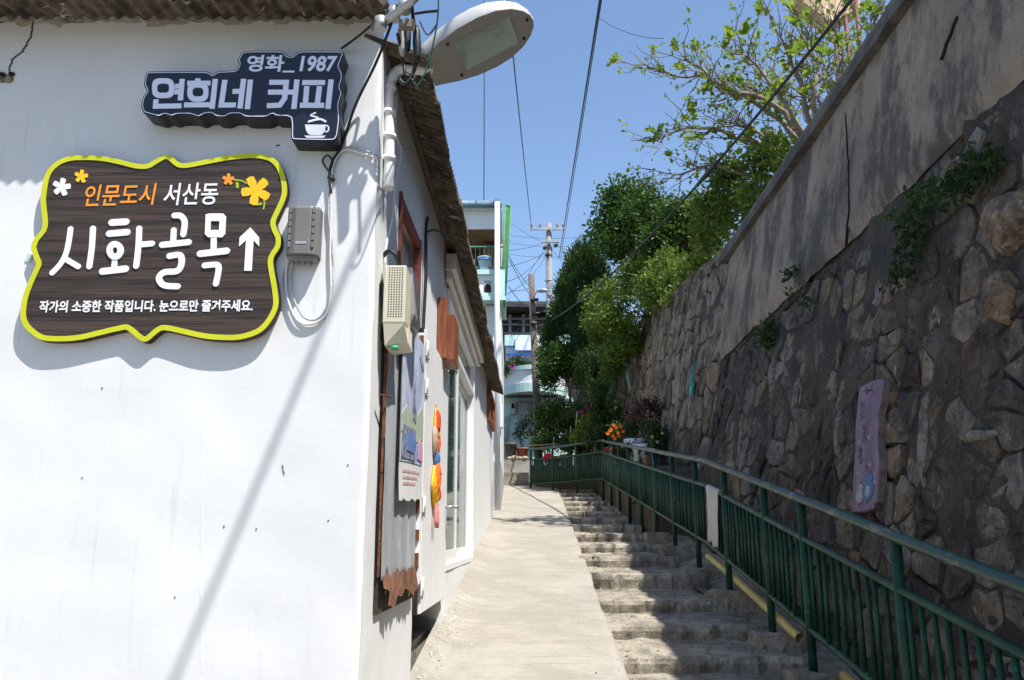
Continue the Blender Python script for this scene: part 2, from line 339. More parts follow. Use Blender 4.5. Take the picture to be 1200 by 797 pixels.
# stairs: every worn slab its own piece
stairs = bpy.data.objects.new('stairs', None); COL.objects.link(stairs); stairs.location = (1.3, 4, 0.3); stairs['kind'] = 'structure'
SY = [2.6, 3.7, 4.65, 5.6, 6.49, 7.36, 8.28, 9.5, 10.7, 11.8, 12.9, 14.0, 15.1, 16.2, 17.3, 18.4, 19.5, 20.6, 21.7]
for i, y in enumerate(SY):
    yn = SY[i+1] if i+1 < len(SY) else 24.5
    zt = zs(y)+0.02; zl = zs(SY[i-1])-0.02 if i else zt-0.2
    ny, nxs = 18, 44; x0 = xr(y)-0.05; x1 = 2.08+random.uniform(-0.1, 0.02)
    bm = B(); rows = []
    for a in range(ny+1):
        row = []
        for k in range(nxs+1):
            x = x0+(x1-x0)*k/nxs
            ch = max(0, nz(x*3.1, i*2.7, 6)-.22)*.35; e = ch+0.06*nz(x*2.2, i*3.1)+0.04*nz(x*7, i*5.3, 4)+0.018*nz(x*19, i, 4)
            if a == 0: p = (x, y+e+0.02*nz(x*9, 2, i), zl-0.08)
            elif a == 1: p = (x, y+e+0.015+0.02*nz(x*8, 5, i), zl+0.35*(zt-zl))
            elif a == 2: p = (x, y+e+0.005+0.025*nz(x*10, 7, i), zl+0.75*(zt-zl))
            elif a == 3: p = (x, y+e+0.02+0.012*nz(x*12, 9, i), zt-0.010-ch*.5)
            elif a == 4: p = (x, y+e+0.045, zt+0.003+0.012*nz(x*5, i)+.008*nz(x*15, i))
            else:
                t = (a-4)/(ny-4); yy = y+0.07+e*(1-t)+t*(yn+0.12-y-0.07)
                p = (x, yy, zt+0.03*t+0.022*nz(x*2.5, yy*2.5, 1)+0.014*nz(x*8, yy*8, 3)+0.008*nz(x*21, yy*21, 3)-(0.03*max(0, (x-x1+0.25)/0.25)))
            row.append(bm.verts.new(p))
        rows.append(row)
    for a in range(ny):
        for k in range(nxs): bm.faces.new((rows[a][k], rows[a][k+1], rows[a+1][k+1], rows[a+1][k]))
    part('step', bm, STEP, stairs)
# gutter strip between stairs and wall
bm = B(); rows = []
for j in range(0, 100):
    y = -2+j*0.27
    rows.append([bm.verts.new((x, y, zs(max(y, 2))-0.02*(k == 1)-0.05+0.05*nz(x*3, y*3)+0.03*nz(x*11, y*11)-(0.06 if k < 2 else 0))) for k, x in enumerate((1.95, 2.1, 2.3, 2.5, 2.7, 3.0))])
for a, b_ in zip(rows, rows[1:]):
    for k in range(5): bm.faces.new((a[k], a[k+1], b_[k+1], b_[k]))
struct('gutter_strip', bm, STEP, smooth=True)
# ------------------------------------------------------------------ retaining wall
rwall = thing('retaining_wall', 'tall leaning dark stone retaining wall with a plastered upper band beside the stairs', 'wall', (2.5, 4, 0))
bm = B(); ys = [-6+0.5*i for i in range(16)]+[2+0.07*i for i in range(0, 330)]+[25.1+.5*i for i in range(7)]; rows = []
for y in ys:
    zt = ztop(y); row = []
    for k in range(64):
        t = k/63; z0 = min(zs(max(y, 0)), zp(y))-0.6; z = z0+(zt-z0)*t
        d = 0.045*nz(y*0.9, z*1.1)+0.022*nz(y*3.1, z*3.1)+0.014*nz(y*8, z*8)+0.007*nz(y*17, z*17)-0.001
        row.append(bm.verts.new(RW(y, z, d)))
    row.append(bm.verts.new(RW(y, zt, -0.5))); rows.append(row)
for a, b_ in zip(rows, rows[1:]):
    for k in range(len(a)-1): bm.faces.new((a[k], b_[k], b_[k+1], a[k+1])).smooth = k < 63
# closing end of the wall
part('mortar_face', bm, MORTAR, rwall, normals=False)
def zpan(y): return 4.13+0.05*nz(y*0.9, 5)+0.03*nz(y*4, 7)
bm = B(); rows = []
ysp = [-6+0.12*i for i in range(0, 153)]
for y in ysp:
    row = []; z0 = zpan(y)
    for k in range(14):
        z = z0+(5.66-z0)*k/13
        d = 0.065+0.012*nz(y*0.8, z*0.8)+0.006*nz(y*5, z*5)-(0.045 if k == 0 else 0)
        row.append(bm.verts.new(RW(y+(0.05*nz(z*4, 3) if y > 12.1 else 0), z, d)))
    rows.append(row)
for a, b_ in zip(rows, rows[1:]):
    for k in range(13): bm.faces.new((a[k], b_[k], b_[k+1], a[k+1])).smooth = True
e = rows[-1]; q = [bm.verts.new(v.co+Vector((0.12, 0.03, 0))) for v in e]
for k in range(13): bm.faces.new((e[k], q[k], q[k+1], e[k+1]))
part('plaster_panel', bm, PLASTER, rwall, normals=False)
bm = B(); rows = []
for i in range(0, 124):
    y = -6+0.15*i; e1 = 0.012*nz(y*3, 1); e2 = 0.015*nz(y*5, 2)
    rows.append([bm.verts.new(RW(y, z+e2, d+e1)) for z, d in ((5.66, 0.05), (5.665, 0.145), (5.78, 0.15), (5.87, 0.13), (5.885, -0.45))])
for a, b_ in zip(rows, rows[1:]):
    for k in range(4): bm.faces.new((a[k], b_[k], b_[k+1], a[k+1]))
bm.faces.new(rows[-1])
part('cap', bm, CAPM, rwall, normals=False)
# hairline cracks and a seam in the plaster
def wall_crack(pts, wdt, name, mat, d=0.075):
    P = [Vector(p) for p in pts]; out = []
    for a, b_ in zip(P, P[1:]):
        for k in range(6): out.append(a+(b_-a)*(k/6)+Vector((random.uniform(-.012, .012), random.uniform(-.012, .012))))
    out.append(P[-1]); poly = ribbon(out, wdt, 'butt'); bm = B()
    prism(bm, poly, lambda u, v, dd: RW(u, v, dd), d-0.02, d+0.006); part(name, bm, mat, rwall)
def wpx(*pp): return [RWP(*p) for p in pp]
wall_crack(wpx((1000, 135), (1004, 190), (1005, 240), (1001, 290)), 0.010, 'crack', DARK)
wall_crack(wpx((1135, 20), (1122, 50), (1115, 72)), 0.016, 'crack', DARK)
# stones: irregular polygons cut against their neighbours
def clip(poly, p, n):
    out = []
    for i in range(len(poly)):
        a, b_ = poly[i], poly[(i+1) % len(poly)]; da, db = (a-p).dot(n), (b_-p).dot(n)
        if da <= 0: out.append(a)
        if da*db < 0: out.append(a+(b_-a)*(da/(da-db)))
    return out
def stone_cells(y0, y1, zlo, zhi, hw, hh, jit):
    seeds = []; r = 0; v = -0.5
    while v < 8:
        h = hh*random.uniform(0.75, 1.25); u = y0-1+random.uniform(0, hw)
        while u < y1+1:
            wd = hw*random.uniform(0.6, 1.45); zz = v+h/2+0.12*u   # courses climb with the hill
            seeds.append(Vector((u+wd/2+random.uniform(-jit, jit)*hw, zz+random.uniform(-jit, jit)*hh))); u += wd
            if random.random() < .16: seeds.append(Vector((u+random.uniform(-.06, .06), zz+random.choice((-.5, .5))*h)))
        v += h
    asp = Vector((hh/hw*1.0, 1.0)); cells = []
    for s in seeds:
        if not (y0-0.3 < s.x < y1+0.3 and zlo(s.x)-0.3 < s.y < zhi(s.x)+0.2): continue
        S_ = Vector((s.x*asp.x, s.y)); poly = [S_+Vector(c)*1.2*hh for c in ((-1, -1), (1, -1), (1, 1), (-1, 1))]
        for q in seeds:
            Q = Vector((q.x*asp.x, q.y)); dl = Q-S_
            if 0 < dl.length < 2.6*hh: poly = clip(poly, (S_+Q)/2, dl)
        poly = [Vector((p.x/asp.x, p.y)) for p in poly]
        poly = [Vector((min(max(p.x, y0), y1), min(max(p.y, zlo(p.x)), zhi(p.x)))) for p in poly]
        A = abs(sum(poly[i].x*poly[i-1].y-poly[i-1].x*poly[i].y for i in range(len(poly))))/2
        if len(poly) >= 3 and A > 0.012: cells.append((s, poly, A))
    return cells
def stone_geo(poly, gap, prot, buried):
    c = sum(poly, Vector((0, 0)))/len(poly); out = []; n = len(poly)
    for i in range(n):                                        # broken, uneven edges
        p = poly[i]; a = poly[i-1]; b_ = poly[(i+1) % n]; f = random.uniform(0.05, 0.16); L = (b_-p).length
        out += [p+(a-p)*f, p+(b_-p)*f]
        if L > 0.22: out.append(p.lerp(b_, random.uniform(.4, .6))+Vector((random.uniform(-.02, .02), random.uniform(-.02, .02))))
    o2 = []
    for p in out:
        if not o2 or (p-o2[-1]).length > 0.02: o2.append(p)
    sc = []
    for p in o2:
        d = p-c; L = max(d.length, 1e-4); sc.append(c+d*max(0.3, (L-gap*random.uniform(0.3, 2.4))/L))
    n = len(sc); V = []; Fc = []; tilt = Vector((random.uniform(-.10, .10), random.uniform(-.10, .10)))
    for k, (s, dd, jt) in enumerate(((1.0, -0.05, 0), (0.985, prot*0.6, .005), (0.90, prot*0.95, .010), (0.48, prot*1.0, .016))):
        for p in sc:
            q = c+(p-c)*(s*(1 if k < 2 else random.uniform(.92, 1.06))); d = dd+(q-c).dot(tilt)*(1 if k else 0)+random.uniform(-jt, jt)
            V.append(RW(q.x, q.y, d-buried))
    for k in range(3):
        for i in range(n): Fc.append((k*n+i, k*n+(i+1) % n, (k+1)*n+(i+1) % n, (k+1)*n+i))
    V.append(RW(c.x, c.y, prot*1.0-buried+random.uniform(-.015, .015))); m = len(V)-1
    for i in range(n): Fc.append((3*n+i, 3*n+(i+1) % n, m))
    return c, V, Fc
CE = []
lo1 = lambda y: min(zs(max(y, 0)), zp(y))-0.25
for s, p, A in stone_cells(2.3, 7.2, lo1, lambda y: zpan(y)-0.03, 0.40, 0.31, 0.22): CE.append((s, p, A, 1))
for s, p, A in stone_cells(7.2, 12.32, lo1, lambda y: zpan(y)-0.03, 0.50, 0.33, 0.36): CE.append((s, p, A, 1))
for s, p, A in stone_cells(12.32, 24.5, lo1, lambda y: ztop(y)-0.02, 0.58, 0.46, 0.26): CE.append((s, p, A, 2))
CE.sort(key=lambda c: -c[2]/(c[0].x**2)*(0 if c[0].x > 23 else 1))
rest = {1: ([], []), 2: ([], [])}
for i, (s, p, A, k) in enumerate(CE):
    smear = nz(s.x*0.55, s.y*0.7, 2) + (0.25 if 6.5 < s.x < 11.5 and s.y < 3.6 else 0)
    c, V, Fc = stone_geo(p, 0.011 if k == 1 else 0.013, random.uniform(0.012, 0.034) if k == 1 else random.uniform(0.018, 0.045), random.uniform(0.006, 0.02) if smear > 0.05 else 0.0)
    if i < 296:
        o = RW(c.x, c.y, 0); me = bpy.data.meshes.new('stone'); me.from_pydata([v-o for v in V], [], Fc)
        me.materials.append(STONE if (k == 1 or s.y < 0.14*s.x+1.2) else STONE2); put(me, 'stone', rwall, o)
    else:
        kk = 1 if (k == 1 or s.y < 0.14*s.x+1.2) else 2
        b0 = len(rest[kk][0]); rest[kk][0].extend([tuple(v) for v in V]); rest[kk][1].extend([tuple(b0+j for j in f) for f in Fc])
for kk, mt in ((1, STONE), (2, STONE2)):
    if rest[kk][0]: tag(pymesh('stone_infill', rest[kk][0], rest[kk][1], mt, rwall), kind='stuff')
# light runs of old cement on the stones
CEM = M('cement_run', (0.24, 0.22, 0.19), 0.9, 0.1, 14, col2=(0.10, 0.088, 0.075), bump=0.5, bscale=30)
for px, py, h, wd in ((1087, 515, 0.72, 0.06), (1150, 512, 0.07, 0.2), (985, 508, 0.45, 0.05), (908, 440, 0.55, 0.05), (1020, 545, 0.3, 0.06), (935, 470, .4, .05), (870, 520, .5, .06)):
    y, z = RWP(px, py); bm = B(); n = 26; rg = []
    for s_, d in ((1.0, -.01), (.8, .036), (.5, .05), (.2, .052)):
        row = []
        for k in range(n):
            a = 2*math.pi*k/n; rr = s_*(1+0.4*nz(math.cos(a)*1.3+px, math.sin(a)*1.3)+.16*nz(math.cos(a)*6+px, math.sin(a)*6))
            u, v = y+wd*math.cos(a)*rr, z+h/2*math.sin(a)*rr; row.append(bm.verts.new(RW(u, v, d+0.012*nz(u*14, v*14))))
        rg.append(row)
    for a, b_ in zip(rg, rg[1:]):
        for k in range(n): bm.faces.new((a[k], a[(k+1) % n], b_[(k+1) % n], b_[k])).smooth = True
    bm.faces.new(rg[-1]); part('cement_smear', bm, CEM, rwall)
for px, py, ry_, rz_ in ((1194, 262, .22, .17), (1182, 350, .13, .15)):     # two boulders bulged to catch sun, their tan colour standing for raking sunlight
    y, z = RWP(px, py); c = RW(y, z, .03); bm = B(); bmesh.ops.create_icosphere(bm, subdivisions=3, radius=1)
    for v in bm.verts:
        k = 1+.30*nz(v.co.x*1.3+px, v.co.y*1.3, v.co.z*1.3)+.08*nz(v.co.x*4, v.co.y*4, v.co.z*4); v.co = Vector((v.co.x*.11*k, v.co.y*ry_*k, v.co.z*rz_*k))+c
    part('boulder', bm, M('sunlit_tan_boulder', (.24, .165, .10), .9, .2, 6, col2=(.10, .075, .055), bump=.8, bscale=25, layers=[((.05, .04, .035), 9, (1, 1, 1), .52, .58, .7), ((.4, .36, .3), 22, (1, 1, 1), .58, .63, .6)]), rwall)
# ------------------------------------------------------------------ cafe: walls, openings, roof
cafe = thing('white_cafe_building', 'white stuccoed low cafe building with a corrugated roof and glass side door', 'building', (-2.6, 7, 0.3))
XC = xw(YC); ZW = 4.145
def wall_grid(name, nu, nv, fn, mat):
    bm = B(); g = [[bm.verts.new(fn(i/nu, j/nv)) for i in range(nu+1)] for j in range(nv+1)]
    for j in range(nv):
        for i in range(nu): bm.faces.new((g[j][i], g[j][i+1], g[j+1][i+1], g[j+1][i])).smooth = True
    return part(name, bm, mat, cafe, normals=False)
def front_y(x, z): return YC+0.010*nz(x*1.2, z*1.2, 1)+0.004*nz(x*4, z*4, 2)
def corner_x(z): return XC+0.010*nz(z*1.7, 3)+0.005*nz(z*7, 4)
wall_grid('front_wall', 130, 120, lambda s, t: (lambda x, z: Vector((x, front_y(x, z)+0.012*max(0, (x-(corner_x(z)-0.03))/0.03)**2, z)))(-5.2+(corner_x(-0.6+(ZW+0.7)*t)+5.2)*(1-(1-s)**1.6), -0.6+(ZW+0.7)*t), WHITE)
DOOR0, DOOR1, SILL = 7.1, 10.35, 1.33; PAN0, PAN1 = 5.42, 6.98; WZ0, WZ1, WY0, WY1 = 2.93, 3.50, 4.50, 5.36
def side_patch(Y0, Y1, z0, z1, nu=20, nv=40):
    def fn(s, t):
        Y = Y0+(Y1-Y0)*s; z = z0+(z1-z0)*t
        d = 0.008*nz(Y*1.3, z*1.3, 7)+0.003*nz(Y*5, z*5, 8)
        if Y0 == YC and s == 0: return Vector((corner_x(z), YC+0.012, z))
        return Vector((xw(Y)+d, Y, z))
    wall_grid('side_wall', nu, nv, fn, WHITE)
side_patch(YC, WY0, -0.6, 4.06, 14, 120); side_patch(WY0, WY1, -0.6, WZ0, 16, 60); side_patch(WY0, WY1, WZ1, ZW+0.1, 16, 16)
side_patch(WY1, PAN0, -0.6, ZW+0.1, 4, 60); side_patch(PAN0, PAN1, 1.5, ZW+0.1, 16, 40); side_patch(PAN1, DOOR0, 0.3, ZW+0.1, 4, 40)
side_patch(DOOR0, DOOR1, 3.72, ZW+0.1, 16, 8); side_patch(DOOR1, 15.5, 0.5, ZW+0.1, 40, 40)
bm = B()   # unseen back walls, reveals and dark crawl space
quad = lambda *P: bm.faces.new([bm.verts.new(p) for p in P])
quad((-5.2, YC, -0.6), (-5.2, 15.5, -0.6), (-5.2, 15.5, 4.6), (-5.2, YC, 4.6)); quad((-5.2, 15.5, -0.6), (xw(15.5), 15.5, -0.6), (xw(15.5), 15.5, ZW+0.1), (-5.2, 15.5, 4.6))
for z in (WZ0, WZ1): quad((xw(WY0), WY0, z), (xw(WY1), WY1, z), (xw(WY1)-0.2, WY1, z), (xw(WY0)-0.2, WY0, z))
for Y in (WY0, WY1): quad((xw(Y), Y, WZ0), (xw(Y)-0.2, Y, WZ0), (xw(Y)-0.2, Y, WZ1), (xw(Y), Y, WZ1))
part('back_wall', bm, WHITE, cafe, normals=False)
bm = B(); quad((-5, YC+0.1, SILL), (xw(7)-0.1, YC+0.1, SILL), (xw(15)-0.1, 15.3, SILL), (-5, 15.3, SILL)); quad((-3.2, 4, SILL), (-3.2, 15, SILL), (-3.2, 15, 4), (-3.2, 4, 4))
part('interior', bm, M('interior_dim', (0.12, 0.11, 0.10), 0.9), cafe, normals=False)
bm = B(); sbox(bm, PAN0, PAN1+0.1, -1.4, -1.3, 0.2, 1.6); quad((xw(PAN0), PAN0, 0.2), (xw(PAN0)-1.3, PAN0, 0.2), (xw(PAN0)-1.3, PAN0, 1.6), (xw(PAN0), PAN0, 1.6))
part('crawl_space', bm, M('crawl_shade', (0.05, 0.045, 0.04), 1.0), cafe, normals=False)  # near-black colour stands for the shade inside the crawl space
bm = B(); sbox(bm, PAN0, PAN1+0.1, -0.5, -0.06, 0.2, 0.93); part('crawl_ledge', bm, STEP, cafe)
# plinth under the door, painted
bm = B(); sbox(bm, PAN1-0.02, DOOR1+0.02, -0.25, 0.015, 0.3, SILL-0.006); bmesh.ops.subdivide_edges(bm, edges=bm.edges[:], cuts=8, use_grid_fill=True)
for v in bm.verts: v.co += Vector((0.015*nz(v.co.y*3, v.co.z*3), 0, 0))
part('plinth', bm, WHITE, cafe)
# side board door
bd = None
bm = B(); sbox(bm, PAN0+0.03, PAN1-0.05, 0.0, 0.045, 1.14, 2.93); bev(bm, 0.004, 1); bd = part('board_door', bm, WHITEP, cafe)
for z in (1.25, 1.75, 2.5, 2.75):
    bm = B(); sbox(bm, PAN0+0.0, PAN0+0.16, 0.046, 0.056, z, z+0.10); bev(bm, 0.003, 1); tube(bm, [S(0, 0) if 0 else Vector((xw(PAN0)+0.058, PAN0+0.02, z)), Vector((xw(PAN0)+0.058, PAN0+0.02, z+0.1))], 0.008, 8); part('hinge', bm, WHITEP, bd)
bm = B(); tube(bm, [Vector((xw(6.8)+0.045, 6.82, 1.83)), Vector((xw(6.8)+0.11, 6.82, 1.83))], 0.012, 8); lathe(bm, (xw(6.8)+0.125, 6.82, 1.815), [(0.004, 0), (0.026, 0.006), (0.026, 0.026), (0.004, 0.032)], 12)
part('door_knob', bm, GALV, bd)
bm = B(); sbox(bm, PAN0-0.02, PAN0+0.025, 0.001, 0.03, 1.14, 2.93); part('door_gap_shade', bm, DARK, cafe)  # solid dark strip painted as the shade in the gap beside the door
# glazed sliding door
gd = None
bm = B(); h = 3.70
for Y in (DOOR0, DOOR1-0.07): sbox(bm, Y, Y+0.07, -0.10, 0.02, SILL, h)
sbox(bm, DOOR0+0.071, DOOR1-0.071, -0.10, 0.02, h-0.07, h-0.001); sbox(bm, DOOR0+0.071, DOOR1-0.071, -0.10, 0.022, SILL, SILL+0.05); sbox(bm, DOOR0+0.071, DOOR1-0.071, -0.095, 0.015, 3.28, 3.33)
gd = part('door_frame', bm, ALU, cafe)
GL = glass('door_glass', (0.03, 0.07, 0.055), 0.04, 0.6)
mid = 8.35
for Y0, Y1, d in ((DOOR0+0.075, mid+0.05, -0.04), (mid-0.05, DOOR1-0.075, -0.085)):
    bm = B()
    for a in (Y0, Y1-0.075): sbox(bm, a, a+0.075, d, d+0.035, SILL+0.052, 3.279)
    sbox(bm, Y0+0.076, Y1-0.076, d, d+0.034, SILL+0.053, SILL+0.16); sbox(bm, Y0+0.076, Y1-0.076, d, d+0.034, 3.2, 3.278)
    lf = part('sliding_leaf', bm, ALU, gd)
    bm = B(); sbox(bm, Y0+0.074, Y1-0.074, d+0.013, d+0.02, SILL+0.15, 3.21); part('pane', bm, GL, lf)
    bm = B(); sbox(bm, Y0+0.02, Y0+0.055, d+0.036, d+0.055, 2.25, 2.5); bev(bm, 0.006); part('handle', bm, M('handle_grey', (0.5, 0.5, 0.5), 0.4), lf)
bm = B(); sbox(bm, DOOR0+0.07, DOOR1-0.07, -0.05, -0.042, 3.33, h-0.07); part('transom_pane', bm, GL, gd)
bm = B(); sbox(bm, 6.85, 10.8, 0.012, 0.10, 3.79, 3.93); sbox(bm, 6.9, 10.7, 0.012, 0.06, 3.72, 3.789); part('fascia_board', bm, M('fascia_cream', (0.62, 0.59, 0.52), 0.6, 0.05), cafe)
# high side window with red-brown frame
bm = B()
for Y in (WY0, WY1-0.06): sbox(bm, Y, Y+0.05, -0.03, 0.014, WZ0, WZ1)
for z in (WZ0, WZ1-0.06): sbox(bm, WY0+0.061, WY1-0.061, -0.03, 0.012, z, z+0.045)
wf = part('side_window', bm, REDW, cafe)
bm = B(); sbox(bm, WY0+0.5, WY1-0.06, -0.09, -0.06, WZ0+0.06, WZ1-0.06); part('sash_panel', bm, M('sash_white', (0.6, 0.6, 0.56), 0.6), wf)
bm = B(); sbox(bm, WY0+0.06, WY0+0.5, -0.085, -0.075, WZ0+0.06, WZ1-0.06); part('pane', bm, glass('dark_glass', (0.02, 0.02, 0.02), 0.1, 0.8), wf)
# small timber window under the far eave
bm = B()
for Y in (13.3, 14.9): sbox(bm, Y, Y+0.07, 0.004, 0.06, 3.40, 3.9)
sbox(bm, 13.371, 14.899, 0.004, 0.058, 3.40, 3.46); sbox(bm, 13.371, 14.899, 0.004, 0.058, 3.84, 3.898); sbox(bm, 14.1, 14.15, 0.004, 0.05, 3.461, 3.839)
tw = part('timber_window', bm, BROWNW, cafe)
bm = B(); sbox(bm, 13.36, 14.91, 0.012, 0.02, 3.45, 3.85); part('shutter_board', bm, BROWNW, tw)
# trowelled seam, cracks, a broken patch and stains on the front wall
def fr(u, v, d): return Vector((u, front_y(u, v)-d, v))
def fpx(px, py): p = F(px, py, YC); return Vector((p.x, p.z))
def fcrack(pts, wd):
    P = [fpx(*p) for p in pts]; out = []
    for a, b_ in zip(P, P[1:]):
        for k in range(5): out.append(a+(b_-a)*(k/5)+Vector((random.uniform(-.004, .004), random.uniform(-.003, .003))))
    out.append(P[-1]); bm = B(); prism(bm, ribbon(out, wd, 'butt'), fr, 0.001, 0.0045); part('crack', bm, M('crack_dark', (0.10, 0.09, 0.08), 1.0), cafe)
fcrack([(40, 24), (36, 44), (30, 55), (27, 60), (14, 70), (11, 84)], 0.006); fcrack([(328, 170), (324, 172)], 0.004)
fcrack([(331, 545), (333, 556)], 0.002)
def fblob(px, py, rx, ry, mat, name, d=0.005, n=18, rough=0.5):
    c = fpx(px, py); poly = []
    for k in range(n):
        a = 2*math.pi*k/n; r = 1+rough*nz(math.cos(a)*1.6+px, math.sin(a)*1.6+py); poly.append(Vector((c.x+rx*r*math.cos(a), c.y+ry*r*math.sin(a))))
    bm = B(); prism(bm, poly, fr, 0.001, d); part(name, bm, mat, cafe)
fblob(6, 91, 0.05, 0.03, M('broken_render', (0.30, 0.24, 0.18), 1.0, 0.3, 40, bump=0.8), 'broken_patch', rough=0.9)
fblob(14, 87, 0.014, 0.012, DARK, 'hole', 0.008); fblob(3, 88, 0.02, 0.012, DARK, 'hole', 0.008, rough=0.9)
fblob(35, 303, 0.016, 0.022, M('mint_paint_spot', (0.5, 0.72, 0.66), 0.7), 'paint_spot'); fblob(345, 303, 0.004, 0.004, DARK, 'hole')
for px, py in ((352, 262), (262, 617), (408, 545), (205, 700), (96, 560), (300, 620), (385, 610), (120, 455)): fblob(px, py, .0035, .0035, M('crack_dark', (0.10, 0.09, 0.08), 1.0), 'nail_hole', 0.003, 8)
sp_ = [fpx(236+3*nz(y*.03, 8), y) for y in range(480, 800, 10)]
bm = B(); prism(bm, ribbon(sp_, .012, 'butt'), fr, -.002, .0008); part('render_seam', bm, WHITE, cafe)
STN = M('eave_stain', (0.48, 0.42, 0.34), 0.9, 0.1, 20)
for px, rx in ((30, 0.07), (70, 0.04), (190, 0.10), (275, 0.06), (330, 0.05), (405, .06)): fblob(px, 26, rx, 0.022, STN, 'stain', 0.003, rough=0.8)
# corrugated roof: front slope and side slope meet on a hip
XE = XW0+0.23; PIT = 0.40; WL = 0.068; AMP = 0.030
bm = B(); x = -5.2; prev = None      # mortar lumps filling the waves above the wall head
while x < XC:
    zt_ = zfront(3.82)+0.011*math.sin(2*math.pi*x/WL)+0.004*nz(x*9, 1); y_ = 3.835+0.02*nz(x*7, 4)
    cur = (bm.verts.new((x, y_+.02, 4.135)), bm.verts.new((x, y_, zt_-.006)))
    if prev: bm.faces.new((prev[0], cur[0], cur[1], prev[1]))
    prev = cur; x += WL/7
part('eave_mortar', bm, M('eave_mortar', (.34, .32, .28), .95, .2, 14, bump=.6, layers=[((.08, .07, .06), 9, (1, 1, 1), .52, .62, .8)]), cafe, normals=False)
def zside(x, Y): return 3.955+(XE+XWS*Y-x)*PIT
def sheet(cols, name):   # cols: list of (p_edge, p_top); gives a thin sheet with edge thickness
    bm = B(); T = Vector((0, 0, 0.007)); A_ = [[bm.verts.new(p) for p in (a, (a+b_)/2, b_)] for a, b_ in cols]; C_ = [[bm.verts.new(p+T) for p in (a, (a+b_)/2, b_)] for a, b_ in cols]
    for i in range(len(cols)-1):
        for k in range(2):
            bm.faces.new((A_[i][k], A_[i][k+1], A_[i+1][k+1], A_[i+1][k])).smooth = True
            bm.faces.new((C_[i][k], C_[i+1][k], C_[i+1][k+1], C_[i][k+1])).smooth = True
        bm.faces.new((A_[i][0], A_[i+1][0], C_[i+1][0], C_[i][0]))
    return part(name, bm, SLATE, cafe, normals=False)
cols = []; x = -5.2
while x < -0.60:
    e = 0.008*nz(x*1.5, 1)+0.005*math.floor((x+9)/0.72 % 2); run = min(2.6, -.60-x+0.36); wv = 0.011*math.sin(2*math.pi*x/WL)
    cols.append((Vector((x, 3.516+e, zfront(3.516)+wv)), Vector((x, 3.53+run, zfront(3.53+run)+wv)))); x += WL/9
sheet(cols, 'front_roof')
cols = []; y = 3.845
while y < 14.25:
    e = 0.015*nz(y*1.1, 9)+0.012*(math.floor(y/0.72) % 2); run = min(2.6, y-3.574+0.02) if y < 6 else 2.6; wv = AMP*math.sin(2*math.pi*y/WL)
    xe = XE+XWS*y-e; sag = 0.02*nz(y*0.6, 5)
    cols.append((Vector((xe, y, zside(xe, y)+wv+sag)), Vector((xe-run-0.02, y, zside(xe-run-0.02, y)+wv+sag)))); y += WL/8
sheet(cols, 'side_roof')
bm = B()
sbox(bm, 4.2, 14.0, 0.02, 0.05, 3.99, 4.02)
part('eave_batten', bm, M('old_batten', (0.10, 0.075, 0.05), 0.9, 0.2, 10), cafe)
# ------------------------------------------------------------------ signs on the front wall
def pl(Y):  # photo pixel -> (x, z) on the upright plane at distance Y
    def f(px, py): p = F(px, py, Y); return Vector((p.x, p.z))
    return f
YS = YC-0.043
def mS(u, v, d): return Vector((u, YS-d, v))
g = pl(YS)
OUT = [(36.3, 290), (40, 280), (48.4, 269.3), (49.9, 260.3), (48.4, 245.3), (47.6, 234.7), (49.4, 219.7), (52, 207.6), (58, 197), (68.7, 188), (82, 183.2), (97.3, 182), (118.4, 182.8), (139.5, 186.6), (160.5, 191.8), (172.6, 192), (180, 188), (185, 185), (191, 181.7), (197, 181), (202.4, 183.5), (210.6, 190.3), (219.7, 191), (236, 188), (263.3, 182.8), (284.4, 180.2), (301, 179.8), (313, 181.7), (322, 185.8), (329.5, 194), (334.8, 207.6), (337, 222.7), (334.8, 234.7), (328, 250), (323.5, 260.3), (325, 268), (329.5, 278), (328.8, 290), (321, 303), (321.5, 316), (325, 335), (327, 355), (323.5, 368), (314.5, 382), (302.5, 392), (281.4, 398.4), (260, 399), (237.7, 397), (215, 392), (194, 387.6), (186, 390), (176, 398.6), (169.5, 401), (162, 398), (150, 388), (142.5, 387.6), (115, 394), (92.8, 399), (70, 400.6), (49, 399), (37, 392), (28, 383), (24.3, 372.8), (24.3, 362), (26.6, 348.7), (32.6, 332), (40, 315.6), (42.4, 309.6), (40, 303.5), (37, 294.5)]
outer = catmull([g(*p) for p in OUT], 3)
WOODS = M('charred_sign_wood', (0.058, 0.037, 0.028), 0.6, 0.2, 14, col2=(0.020, 0.013, 0.0105), stretch=(0.10, 1, 2.6), bump=0.9, bscale=16, bdist=0.006,
          layers=[((0.088, 0.060, 0.048), 9, (0.12, 1, 3.2), .55, .66, .6), ((0.012, 0.009, 0.008), 22, (0.06, 1, 3.5), .55, .63, .8)])
LIME = M('lime_border_paint', (0.56, 0.58, 0.012), 0.55, 0.04, 8, bump=0.1, bscale=60, layers=[((0.75, 0.75, 0.6), 14, (1, 1, 1), .68, .74, .5)])
SW = M('sign_white', (0.82, 0.82, 0.84), 0.5, 0.02, 20); SO = M('sign_orange', (0.90, 0.30, 0.02), 0.5, 0.04, 20); SYE = M('sign_yellow', (0.90, 0.52, 0.01), 0.5, 0.04, 20); SGR = M('sign_green', (0.42, 0.52, 0.03), 0.5)
c0 = g(180, 290)
sg = thing('wooden_alley_sign', 'dark wooden sign with wavy lime green border and white Korean lettering on the white wall', 'sign', (c0.x, YC, c0.y))
bm = B(); prism(bm, outer, mS, -0.042, 0.0); part('board', bm, WOODS, sg)
inner = inset(outer, 0.026)
bm = B(); ringplate(bm, inset(outer, 0.0015), inner, mS, 0.001, 0.004); part('border', bm, LIME, sg)
